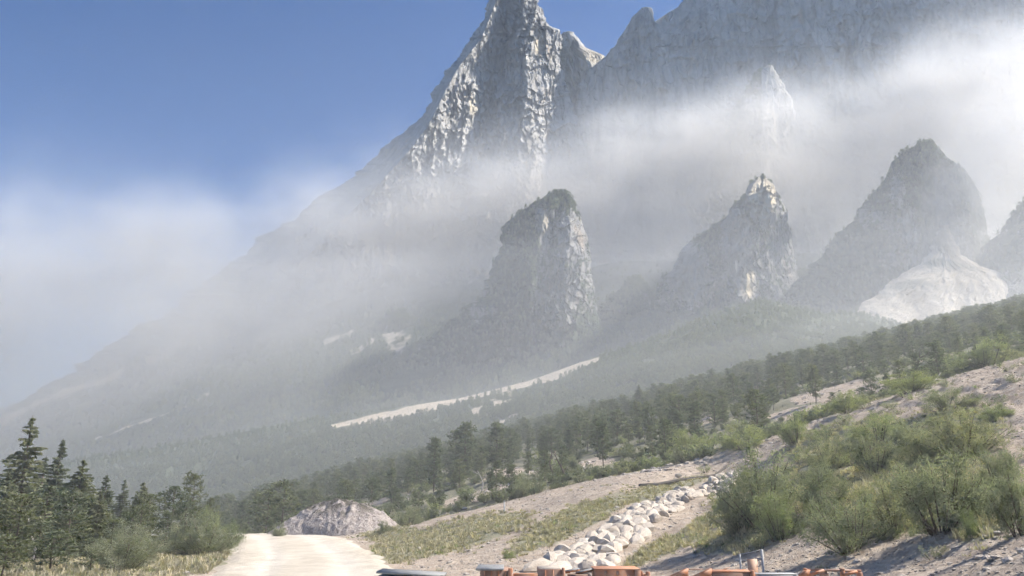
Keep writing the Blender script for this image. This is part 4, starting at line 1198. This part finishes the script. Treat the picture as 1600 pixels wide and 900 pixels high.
# ================================================================== grass, gravel
def ground_cover():
    rng = np.random.default_rng(77)
    def tuft(k, n, hgt, spread):
        r = np.random.default_rng(60 + k)
        V = []; F = []; T = []
        for i in range(n):
            a = r.uniform(0, 6.28); b = r.uniform(0, spread); c0 = np.array([math.cos(a) * b, math.sin(a) * b, -.02])
            d = np.array([math.cos(a), math.sin(a), 0]) * r.uniform(.1, .6) * hgt; h = hgt * r.uniform(.5, 1.1)
            s = np.array([-math.sin(a), math.cos(a), 0]) * r.uniform(.012, .022)
            k0 = len(V)
            V += [c0 - s, c0 + s, c0 + d * .5 + s * .7 + [0, 0, h * .65], c0 + d * .5 - s * .7 + [0, 0, h * .65], c0 + d + [0, 0, h]]
            F += [[k0, k0 + 1, k0 + 2, k0 + 3], [k0 + 3, k0 + 2, k0 + 4, k0 + 4]]
            tt = r.uniform(.1, 1)
            T += [tt] * 5
        F = np.array(F); q = F[F[:, 2] != F[:, 3]]; tri = F[F[:, 2] == F[:, 3]][:, :3]
        me = mesh('grass_tuft', np.array(V), [q, tri], {'tint': T}); me.materials.append(M['grassm'] if k < 3 else M['lime'])
        return me
    kinds = [tuft(0, 26, .17, .18), tuft(1, 30, .26, .20), tuft(2, 22, .11, .24), tuft(3, 26, .18, .2)]
    n = 60000
    y = 9 + 50 * rng.random(n) ** .8; x = rng.uniform(-.68, .74, n) * y
    g, wd = cover(x, y)
    z = ground_z(x, y); px, py = project(np.stack([x, y, z], -1))
    keep = (rng.random(n) < np.clip(g * 1.1 - .12 + .5 * fbm(x / 2, y / 2, 3, 5), 0, 1)) | ((wd > .5) & (rng.random(n) < .35)) | ((px < 380) & (x < ROAD_C(y) - ROAD_W(y) - .7) & (rng.random(n) < .6))
    keep &= (np.abs(x - ROAD_C(y)) > ROAD_W(y) + .5)
    x, y, z, g = x[keep], y[keep], z[keep], g[keep]
    ki = rng.choice(4, len(x), p=[.43, .12, .42, .03])
    scatter('grass', np.stack([x, y, z], -1), kinds, rng.uniform(.4, .95, len(x)), rng.uniform(0, 6.28, len(x)), ki, 'dry yellowish grass on the bank and verges', 'grass')
    n = 42000
    y = 9 + 48 * rng.random(n) ** .85; x = rng.uniform(-.4, .74, n) * y
    g, wd = cover(x, y); z = ground_z(x, y)
    ym = yard_mask(x, y)
    keep = (rng.random(n) < (1 - g) * .8) & (ym < .55) & (wd < .5)
    x, y, z = x[keep], y[keep], z[keep]
    sc = np.where(rng.random(len(x)) < .06, rng.uniform(.12, .28, len(x)), rng.uniform(.03, .10, len(x)))
    scatter('gravel', np.stack([x, y, z], -1), ROCKS, sc, rng.uniform(0, 6.28, len(x)), rng.integers(0, len(ROCKS), len(x)), 'loose stones and gravel on the bare slopes', 'gravel')
ground_cover()

# ================================================================== yard things: orange steel, fence, pipe, posts, dead wood
def paint_mat(name, col, worn, amount=.5):
    t = NT(name); p = t.pos()
    n = t.noise(p, 7, 6, .7); f = t.noise(p, 40, 4, .6)
    c = t.mix(t.ramp(n, [(.5 - .1 * amount, 0.), (.5 + .25, amount)]), col, worn)
    c = t.mix(.3, c, t.ramp(f, [(.3, (.7, .7, .7)), (.7, (1., 1., 1.))]), 'MULTIPLY')
    return t.finish(c, .6, f, .004, .5, .35)
M['orange'] = paint_mat('worn_orange_paint', (.52, .22, .11), (.46, .34, .26), .95)
M['rust'] = paint_mat('dusty_rust', (.34, .20, .14), (.42, .33, .27), .8)
M['greysteel'] = paint_mat('dusty_grey_steel', (.22, .23, .24), (.42, .41, .39), .7)
M['galv'] = paint_mat('galvanised_wire', (.45, .45, .45), (.55, .52, .48), .5)
YS = 12.5
def XP(px, Y=YS): return float(at(px, 893, Y)[0])
def ZP(py, Y=YS): return float(at(800, py, Y)[2])
def steel(px, label, Y=YS):
    x = XP(px, Y); r = empty('steel_frame', (x, Y, gz(x, Y)))
    tag(r, label, 'steel frame', 'orange steel frames stacked in the yard')
    return r
def under(o, parent):
    o.parent = parent
    return o
def plate(root, name, px0, px1, py0, py1, d0, d1, mat, Y=YS):
    """upright block between photo columns px0..px1 from top row py0 down to py1, depth d0..d1 behind Y"""
    b = MB(); x0, x1 = XP(px0, Y), XP(px1, Y); z0 = ZP(py1, Y) if py1 else root.location.z - .02; z1 = ZP(py0, Y)
    b.box(((x0 + x1) / 2 - root.location.x, (d0 + d1) / 2, (z0 + z1) / 2 - root.location.z), (x1 - x0, d1 - d0, z1 - z0))
    o = b.build(name, mat, root)
    m = o.modifiers.new('edge', 'BEVEL'); m.width = .008; m.segments = 1
    return o
def wing(root, name, pts, d0, d1, mat, Y=YS):
    """plate with a four-cornered outline given in photo pixels"""
    b = MB(); b.prism([(XP(a, Y) - root.location.x, ZP(c, Y) - root.location.z) for a, c in pts], d0, d1)
    return b.build(name, mat, root)
def bar(root, name, a, c, rad, mat, d=0.0, Y=YS, n=8):
    b = MB(); P0 = np.array([XP(a[0], Y), d, ZP(a[1], Y)]); P1 = np.array([XP(c[0], Y), d + (c[2] if len(c) > 2 else 0), ZP(c[1], Y)])
    o = np.array([root.location.x, 0, root.location.z])
    b.tube([P0 - o, P1 - o], [rad, rad], n)
    return b.build(name, mat, root)
# 1: bin with a grey rim
r = steel(772, 'rusty ribbed bin with a grey flat rim and orange corner post')
wl_ = plate(r, 'wall', 750, 795, 891.5, None, .03, .75, M['rust'])
plate(r, 'rim', 743.5, 787, 887.6, 891.3, -.03, .8, M['greysteel'])
for q in (757, 768, 779, 790): under(plate(r, 'rib', q - 1.2, q + 1.2, 891.6, None, -.015, .025, M['orange']), wl_)
plate(r, 'post', 794, 801, 887.4, None, -.05, .03, M['orange'])
# 2: low beam and dirt topped box
r = steel(840, 'orange box caked with dirt on top beside a low beam')
plate(r, 'beam', 802, 840, 896, None, -.02, .10, M['orange'])
wl_ = plate(r, 'wall', 841, 878, 889.6, None, .0, .6, M['rust'])
under(plate(r, 'dirt_crust', 842, 877, 888.2, 889.5, .02, .58, M['rubble']), wl_)
plate(r, 'post', 878, 882.5, 887, None, -.04, .05, M['orange'])
for q in (852, 864): under(plate(r, 'rib', q - 1, q + 1, 890, None, -.03, -.002, M['orange']), wl_)
# 3: slanted channels
r = steel(895, 'pair of pale slanted channels propped behind the dirt topped box')
for k, (a, c) in enumerate((((884, 893.5), (906, 889.5)), ((902, 897.5), (929, 891.5)))):
    ch_ = wing(r, 'channel', [(a[0], a[1] + 3.2), (c[0], c[1] + 3.2), (c[0], c[1]), (a[0], a[1])], .05 + .2 * k, .16 + .2 * k, M['orange'])
    under(wing(r, 'flange', [(a[0], a[1] - .15), (c[0], c[1] - .15), (c[0], c[1] - 1.0), (a[0], a[1] - 1.0)], .0 + .2 * k, .20 + .2 * k, M['greysteel']), ch_)
plate(r, 'foot', 889, 924, 899, None, .08, .4, M['rust'])
# 4: slotted box with gusset
r = steel(965, 'long slotted orange box with a flat top and triangular gusset')
wl_ = plate(r, 'wall', 930, 991, 890.2, None, .02, .55, M['orange'])
plate(r, 'cap', 929, 1001, 888.6, 890, -.02, .58, M['orange'])
for q in (946.5, 965): under(plate(r, 'slot', q - 2.3, q + 2.3, 892, 899.5, -.006, .018, M['rust']), wl_)
plate(r, 'post', 991.5, 1001, 890.2, None, -.02, .2, M['orange'])
wing(r, 'gusset', [(1001.3, 903), (1009, 903), (1009, 897.5), (1001.3, 891)], .02, .05, M['orange'])
plate(r, 'stub', 1010, 1016, 893.5, None, .0, .08, M['orange'])
# 5: twin wings and rail
r = steel(1090, 'twin sloping orange wing plates joined by a thin rail')
for a in (1044, 1081):
    wing(r, 'wing', [(a, 901), (a + 29, 901), (a + 32, 888.5), (a + 26, 889)], -.02, .04, M['orange'])
    plate(r, 'post', a + 29, a + 33, 888.3, None, .045, .16, M['rust'])
plate(r, 'rail', 1077, 1104, 890.2, 892, .17, .24, M['rust'])
plate(r, 'wall', 1104, 1172, 894.5, None, .03, .3, M['rust'])
plate(r, 'top_rail', 1112, 1178, 892.2, 894.4, .0, .32, M['orange'])
plate(r, 'post', 1173, 1178.5, 891, None, -.02, .12, M['orange'])
wing(r, 'brace', [(1136, 894), (1150, 889.6), (1151, 888.6), (1136, 892.9)], .33, .37, M['orange'])
# 6: open frame with struts
r = steel(1300, 'open orange frame with sloping struts and a top pipe')
wing(r, 'wing', [(1246, 901), (1262, 901), (1266, 890), (1258, 891.5)], -.02, .05, M['orange'])
bar(r, 'top_pipe', (1262, 890.8), (1346, 893.0), .018, M['rust'], .12)
wing(r, 'wing', [(1286, 901), (1300, 901), (1296, 891.5), (1290, 891.5)], .14, .19, M['rust'])
for a, c in (((1266, 899.5), (1290, 891.5)), ((1318, 899.5), (1342, 893.5))): bar(r, 'strut', a, c, .022, M['orange'], .06)
for q, h in ((1263, 889), (1321, 888.6), (1347, 891)): plate(r, 'lug', q - 3, q + 3, h, h + 3.4, .08, .17, M['orange'])
plate(r, 'post', 1343.5, 1350, 894.6, None, .05, .15, M['orange'])
plate(r, 'post', 1318, 1324, 892.1, None, .08, .15, M['orange'])
# low pale rail between the frames
r = steel(1215, 'low white dusted rail between the wing plates and the open frame')
plate(r, 'rail', 1181, 1246, 897.4, None, .0, .2, M['galv'])
plate(r, 'flange', 1181, 1246, 896.6, 897.2, -.02, .24, M['galv'])

# grey box lid
def grey_box():
    Y = 13.2; x = XP(640, Y)
    r = empty('metal_box', (x, Y, gz(x, Y)))
    tag(r, 'grey metal box with a tilted lid beside the road', 'metal box')
    h = ZP(893.5, Y) - r.location.z
    b = MB().box((0, .3, h / 2 - .03), (1.05, .62, h - .08), .0)
    b.build('body', M['greysteel'], r)
    m = MB().box((0.01, .3, h - .035), (1.08, .66, .03), 0, 0, .055)
    lid = m.build('lid', M['greysteel'], r)
    MB().tube([(.52, -.05, h - .1), (.52, .05, h - .1)], [.05, .05], 10).build('knob', M['darklog'], lid)
grey_box()

# wire fence and board
def fence():
    Y = 17.8
    xa, xb = XP(1158, Y), XP(1193, Y)
    r = empty('wire_fence', ((xa + xb) / 2, Y, gz((xa + xb) / 2, Y)))
    tag(r, 'thin wire fence panel between two posts in front of the yellow green bush', 'fence')
    oz = r.location.z; w = (xb - xa) / 2
    ha, hb = ZP(866, Y) - oz, ZP(858.5, Y) - oz
    MB().tube([(-w, 0, -.3), (-w, 0, ha)], [.022, .022], 8).build('post', M['galv'], r)
    MB().tube([(w, 0, -.3), (w, 0, hb)], [.03, .03], 8).build('post', M['galv'], r)
    for k in range(4):
        f = .25 + .25 * k
        MB().tube([(-w, 0, ha * f), (0, 0, (ha + hb) / 2 * f - .01), (w, 0, hb * f)], [.006] * 3, 5).build('wire', M['galv'], r)
    x = XP(1177, 17.2); z = gz(x, 17.2)
    r = empty('board', (x, 17.2, z)); tag(r, 'pale orange board standing on end by the wire fence', 'board')
    h = ZP(873.5, 17.2) - z; wd = XP(1184.5, 17.2) - XP(1169, 17.2)
    pn = MB().box((0, 0, h / 2), (wd, .03, h), 0, -.08).build('panel', M['orange_pale'], r)
    MB().box((0, .05, h * .45), (.05, .05, h * .9), 0, -.02).build('batten', M['rust'], r)
    MB().box((wd * .22, -.03, h * .28), (.05, .02, .12), 0, -.08).build('bracket', M['greysteel'], pn)
M['orange_pale'] = paint_mat('bleached_orange_board', (.58, .36, .24), (.60, .46, .36), .7)
fence()

def on_ground(pts, lift):
    return [(float(p[0]), float(p[1]), gz(float(p[0]), float(p[1])) + lift) for p in pts]
P = on_ground([at(a, b, c) for a, b, c in ((1000, 763, 42.5), (1030, 757, 44), (1060, 751, 45.5), (1090, 744, 47), (1118, 737, 48.5), (1142, 729, 50))], .05)
tag(MB().tube(P, [.09] * 6, 10).build('drain_pipe', M['darklog'], smooth=True), 'long dark pipe lying along the top of the grassy bank', 'pipe')
def pole(px, pb, Y, hpx, rad, mat, name, label, cat):
    p = at(px, pb, Y); x, y = float(p[0]), float(p[1]); z = gz(x, y); h = hpx * Y / FPX
    r = MB().tube([(0, 0, -.3), (0, 0, h)], [rad, rad * .9], 8)
    r.box((0, 0, h + .02), (rad * 2.6, rad * 2.6, .04))
    return tag(r.build(name, mat, None, loc=(x, y, z)), label, cat)
pole(788, 802, 44, 17, .045, M['galv'], 'marker_post', 'thin white marker post at the top of the grassy bank', 'post')
def snag(px, pb, Y, hpx, lean, label, mat, seed):
    rg = random.Random(seed)
    p = at(px, pb, Y); x, y = float(p[0]), float(p[1]); h = hpx * Y / FPX
    e = empty('dead_tree', (x, y, gz(x, y))); tag(e, label, 'dead tree', 'dead trees on the hillside')
    pts = [(lean * h * t + .12 * h * math.sin(4 * t + seed), .05 * h * math.sin(5 * t), h * t - .15) for t in np.linspace(0, 1, 7)]
    tk = MB().tube(pts, np.linspace(.13, .03, 7) * h / 3.2, 7).build('trunk', mat, e, True)
    for k in range(4):
        i = 2 + k; a = rg.uniform(0, 6.28); L = h * rg.uniform(.18, .34); q = pts[i]
        MB().tube([q, (q[0] + math.cos(a) * L * .6, q[1] + math.sin(a) * L * .6, q[2] + L * .25), (q[0] + math.cos(a) * L, q[1] + math.sin(a) * L, q[2] + L * .55)], [.035 * h / 3, .022 * h / 3, .006], 5).build('branch', mat, tk)
snag(878, 742, 62, 46, -.12, 'crooked bare brown trunk above the grassy bank', M['bark'], 1)
snag(862, 740, 64, 40, .08, 'straighter bare trunk beside the crooked one', M['bark'], 2)
snag(640, 748, 74, 30, .15, 'bleached dead tree on the slope above the mound', M['deadwood'], 3)
snag(1440, 622, 60, 62, -.03, 'tall bare dead trunk above the spoil slope brow', M['bark'], 4)
snag(1010, 690, 84, 36, .1, 'bleached dead stem amid the pines', M['deadwood'], 5)
snag(752, 735, 70, 34, -.1, 'grey dead stem below the knobbly topped pine', M['deadwood'], 6)
snag(44, 862, 28, 72, .05, 'white bare stem in the shade of the tallest spruce', M['deadwood'], 7)
def fallen(pts, rad, label):
    P = on_ground([at(*q) for q in pts], .12)
    b = MB().tube(P, np.linspace(rad, rad * .4, len(P)), 7)
    m = np.array(P[len(P) // 2]); b.tube([m, m + [.3, .1, .35], m + [.5, .25, .5]], [rad * .6, rad * .4, rad * .15], 5)
    tag(b.build('fallen_branch', M['deadwood'], None, True), label, 'branch', 'bleached fallen branches')
fallen([(340, 826, 52), (356, 822, 53), (372, 820, 54)], .09, 'bleached fallen branch near the road bend')
fallen([(560, 744, 78), (580, 748, 76), (598, 752, 75)], .12, 'bleached fallen trunk on the slope above the mound')
fallen([(1455, 625, 52), (1468, 620, 53), (1480, 617, 54)], .08, 'pale fallen branches under the tall bare trunk')
def boulder(px, pb, Y, wpx, label, seed):
    p = at(px, pb, Y); x, y = float(p[0]), float(p[1]); d = wpx * Y / FPX
    me = rock_mesh('boulder', seed, 3, .25, .75); me.materials.append(M['stone'])
    o = obj('boulder', me, None, None, (x, y, gz(x, y) + d * .2)); o.scale = (d * 1.1, d, d); o.rotation_euler = (.2, .1, seed)
    tag(o, label, 'boulder', 'loose pale boulders')
boulder(1303, 598, 92, 10, 'pale boulder above the scree clearing', 301)
boulder(1276, 610, 88, 13, 'second pale boulder lower beside the scree clearing', 302)
boulder(800, 735, 66, 14, 'pale boulder in the pinkish patch above the grassy bank', 303)
boulder(724, 765, 60, 13, 'pale boulder on the rubbly slope below the knobbly topped pine', 304)
boulder(1060, 752, 47, 12, 'pale boulder beside the long dark pipe', 305)
boulder(1140, 758, 44, 22, 'large pale boulder at the upper end of the stone facing', 306)
boulder(1450, 598, 60, 9, 'small pale boulder under the tall bare trunk', 307)
boulder(655, 862, 33, 7, 'lone stone on the bare foot of the grassy bank', 308)

# ================================================================== the air: even haze and the drifting rockfall dust
def haze_box():
    x0, x1, y0, y1, z0, z1 = -4200, 4200, -80, 4200, -420, 2120
    V = [(x, y, z) for z in (z0, z1) for y in (y0, y1) for x in (x0, x1)]
    F = [[0, 2, 3, 1], [4, 5, 7, 6], [0, 1, 5, 4], [2, 6, 7, 3], [0, 4, 6, 2], [1, 3, 7, 5]]
    t = NT('thin_air_haze')
    q = t.n('VolumePrincipled', Density=HAZE_D, Anisotropy=.3)
    q.inputs['Color'].default_value = (.58, .74, 1.0, 1)
    t.l(q.outputs[0], t.out.inputs['Volume'])
    tag(obj('haze', mesh('haze', V, np.array(F)), t.m), kind='stuff')
DUST = True
HAZE_D = 3.4e-5
haze_box()
def dust(name, box, zc, up, dn, yc, ysig, dens, nscale, thr, res, seed, ani=.25, col=(.91, .945, 1.0), step=90, wamp=260.0, zslope=0.0, near=0.0, base=0.0):
    vol = bpy.data.volumes.new(name)
    o = bpy.data.objects.new(name, vol); C.objects.link(o)
    t = NT(name + '_grains')
    q = t.n('VolumeScatter', Anisotropy=ani)
    q.inputs['Color'].default_value = col + (1,)
    t.l(t.math('MULTIPLY', t.attr('density'), 1e-4), q.inputs['Density'])
    t.l(q.outputs[0], t.out.inputs['Volume'])
    vol.materials.append(t.m)
    vol.render.step_size = step
    vol.render.clipping = 0.0
    g = bpy.data.node_groups.new(name + '_field', 'GeometryNodeTree')
    g.interface.new_socket('Geometry', in_out='INPUT', socket_type='NodeSocketGeometry')
    g.interface.new_socket('Geometry', in_out='OUTPUT', socket_type='NodeSocketGeometry')
    N = lambda typ, **kw: _gn(g, typ, **kw)
    L = g.links.new
    out = g.nodes.new('NodeGroupOutput')
    P = N('GeometryNodeInputPosition')
    sep = N('ShaderNodeSeparateXYZ'); L(P.outputs[0], sep.inputs[0])
    x, y, z = sep.outputs
    (x0, x1), (y0, y1), (z0, z1) = box
    def mth(op, a, b=None, c=None, clamp=False):
        q = N('ShaderNodeMath', operation=op); q.use_clamp = clamp
        for i, v in enumerate((a, b, c)):
            if v is None: continue
            if isinstance(v, (int, float)): q.inputs[i].default_value = v
            else: L(v, q.inputs[i])
        return q.outputs[0]
    def curve(src, pts, lo, hi):
        """piecewise curve of x in metres -> value in [lo, hi]"""
        q = N('ShaderNodeFloatCurve')
        cu = q.mapping.curves[0]
        pp = [((a - x0) / (x1 - x0), (b - lo) / (hi - lo)) for a, b in pts]
        while len(cu.points) < len(pp): cu.points.new(.5, .5)
        for k, (a, b) in enumerate(pp): cu.points[k].location = (a, b)
        q.mapping.update()
        L(mth('DIVIDE', mth('SUBTRACT', src, x0), x1 - x0, clamp=True), q.inputs['Value'])
        return mth('ADD', mth('MULTIPLY', q.outputs[0], hi - lo), lo)
    warp = N('ShaderNodeTexNoise'); warp.inputs['Scale'].default_value = nscale * .45; warp.inputs['Detail'].default_value = 2
    off = N('ShaderNodeVectorMath', operation='ADD'); off.inputs[1].default_value = (seed * 731.0, seed * 97.0, 0)
    L(P.outputs[0], off.inputs[0]); L(off.outputs[0], warp.inputs['Vector'])
    wz = mth('MULTIPLY', mth('SUBTRACT', warp.outputs[0], .5), wamp)
    Zc = curve(x, zc, z0, z1)
    if zslope: Zc = mth('ADD', Zc, mth('MULTIPLY', y, zslope))
    d = mth('SUBTRACT', mth('ADD', z, wz), Zc)
    U = curve(x, up, 0, 600); D = curve(x, dn, 0, 900)
    e = mth('MAXIMUM', mth('DIVIDE', d, U), mth('DIVIDE', mth('MULTIPLY', d, -1), D))
    prof = mth('POWER', 2.718, mth('MULTIPLY', mth('MULTIPLY', e, e), -1.0))
    if isinstance(yc, list): Yc = curve(x, yc, y0, y1)
    else: Yc = yc
    dy = mth('DIVIDE', mth('SUBTRACT', y, Yc), ysig)
    py = mth('POWER', 2.718, mth('MULTIPLY', mth('MULTIPLY', dy, dy), -1.0))
    nz = N('ShaderNodeTexNoise'); nz.inputs['Scale'].default_value = nscale; nz.inputs['Detail'].default_value = 5; nz.inputs['Roughness'].default_value = .62
    sc = N('ShaderNodeVectorMath', operation='MULTIPLY'); sc.inputs[1].default_value = (.6, 1, 1.15)
    L(off.outputs[0], sc.inputs[0]); L(sc.outputs[0], nz.inputs['Vector'])
    nn = mth('MULTIPLY', mth('SUBTRACT', nz.outputs[0], thr), 1 / (1 - thr) * 3.2, clamp=True)
    fn = N('ShaderNodeTexNoise'); fn.inputs['Scale'].default_value = nscale * 2.6; fn.inputs['Detail'].default_value = 5; fn.inputs['Roughness'].default_value = .68
    L(sc.outputs[0], fn.inputs['Vector'])
    nn = mth('MULTIPLY', nn, mth('MULTIPLY', mth('SUBTRACT', fn.outputs[0], .36), 6.0, clamp=True))
    nn = mth('ADD', mth('MULTIPLY', nn, 1 - base), base)
    A = curve(x, dens, 0, .03)
    # fade to nothing at the box sides
    fx = mth('MULTIPLY', mth('MULTIPLY', mth('SUBTRACT', x, x0), 14 / (x1 - x0), clamp=True), mth('MULTIPLY', mth('SUBTRACT', x1, x), 14 / (x1 - x0), clamp=True))
    val = mth('MULTIPLY', mth('MULTIPLY', mth('MULTIPLY', mth('MULTIPLY', prof, py), nn), A), fx)
    if near:
        # thicker dust low over the near hillside
        hh = mth('DIVIDE', mth('SUBTRACT', z, mth('ADD', mth('MULTIPLY', x, .25), mth('MULTIPLY', y, .11))), 26.0)
        ny = mth('DIVIDE', mth('SUBTRACT', y, 120.0), 130.0)
        nb = mth('POWER', 2.718, mth('MULTIPLY', mth('ADD', mth('MULTIPLY', hh, hh), mth('MULTIPLY', ny, ny)), -1.0))
        val = mth('ADD', val, mth('MULTIPLY', nb, near))
    val = mth('MULTIPLY', mth('MULTIPLY', val, mth('GREATER_THAN', val, 4e-6)), 1e4)
    vc = N('GeometryNodeVolumeCube')
    vc.inputs['Min'].default_value = (x0, y0, z0); vc.inputs['Max'].default_value = (x1, y1, z1)
    for k, r in zip(('Resolution X', 'Resolution Y', 'Resolution Z'), res): vc.inputs[k].default_value = r
    L(val, vc.inputs['Density'])
    sm = N('GeometryNodeSetMaterial'); sm.inputs['Material'].default_value = t.m
    L(vc.outputs[0], sm.inputs[0]); L(sm.outputs[0], out.inputs[0])
    md = o.modifiers.new('field', 'NODES'); md.node_group = g
    return o
def _gn(g, typ, **kw):
    q = g.nodes.new(typ)
    for k, v in kw.items(): setattr(q, k, v)
    return q
if DUST: tag(dust('dust_cloud', ((-2600, 1900), (1050, 2420), (100, 1750)),
         zc=[(-2600, 430), (-1080, 500), (-800, 565), (-450, 725), (-250, 810), (0, 890), (360, 950), (870, 1000), (1230, 1040), (1900, 1120)],
         up=[(-2600, 85), (-1080, 90), (-700, 95), (-400, 95), (400, 105), (900, 125), (1300, 150), (1900, 170)],
         dn=[(-2600, 330), (-1080, 330), (-700, 330), (-400, 300), (400, 340), (1300, 420), (1900, 420)],
         yc=[(-2600, 1350), (-1080, 1440), (-800, 1510), (-450, 1800), (0, 1980), (1000, 1880), (1900, 1750)], ysig=150,
         dens=[(-2600, .009), (-1080, .010), (-700, .009), (-300, .008), (300, .009), (900, .0105), (1300, .0085), (1900, .0065)],
         nscale=.0046, thr=.36, res=(270, 66, 116), seed=3, wamp=360.0, base=.13),
    'pale rockfall dust cloud drifting in a band across the cliffs', 'dust cloud', kind='stuff')

def dust_layer(name, corners, bottom, dens, label, ani=.25, col=(.91, .945, 1.0)):
    """convex body of even thin dust: four top corners (counter-clockwise from near left), flat bottom"""
    V = [(x, y, bottom) for x, y, z in corners] + list(corners)
    F4 = [[0, 3, 2, 1], [0, 1, 5, 4], [1, 2, 6, 5], [2, 3, 7, 6], [3, 0, 4, 7]]
    me = mesh(name, V, [np.array(F4), np.array([[4, 5, 6], [4, 6, 7]])])
    t = NT(name + '_grains')
    q = t.n('VolumeScatter', Anisotropy=ani, Density=dens)
    q.inputs['Color'].default_value = col + (1,)
    t.l(q.outputs[0], t.out.inputs['Volume'])
    tag(obj(name, me, t.m), label, 'dust cloud', kind='stuff')
if DUST:
    dust_layer('yard_dust', [(-170, -40, -28), (190, -40, 44), (190, 250, 78), (-170, 250, 6)], -90, .0012, 'faint low dust hanging over the yard and the near hillside')
    dust_layer('valley_dust', [(-1500, 330, 160), (900, 330, 330), (1900, 1900, 640), (-2600, 1900, 560)], -400, .00030, 'thin veil of settling dust hanging low over the wooded slopes')

if DUST: tag(dust('gully_dust', ((520, 1120), (1200, 1560), (330, 960)),
         zc=[(520, 420), (720, 460), (800, 530), (900, 640), (1120, 760)], up=[(520, 40), (860, 110), (1120, 150)], dn=[(520, 60), (800, 130), (1120, 130)],
         yc=[(520, 1330), (1120, 1370)], ysig=70, dens=[(520, .0003), (680, .003), (770, .012), (900, .012), (1120, .004)],
         nscale=.009, thr=.34, res=(60, 24, 52), seed=12, step=50, wamp=90.0, col=(.97, .965, .95)),
    'bright fresh dust puffing out of the gully above the debris cone', 'dust cloud', kind='stuff')

if DUST: dust_layer('drifted_dust', [(-1700, 1120, 250), (-330, 1120, 300), (-60, 2200, 830), (-3300, 2200, 800)], -300, .0008, 'pale dust drifted over the lower flank of the mountain')
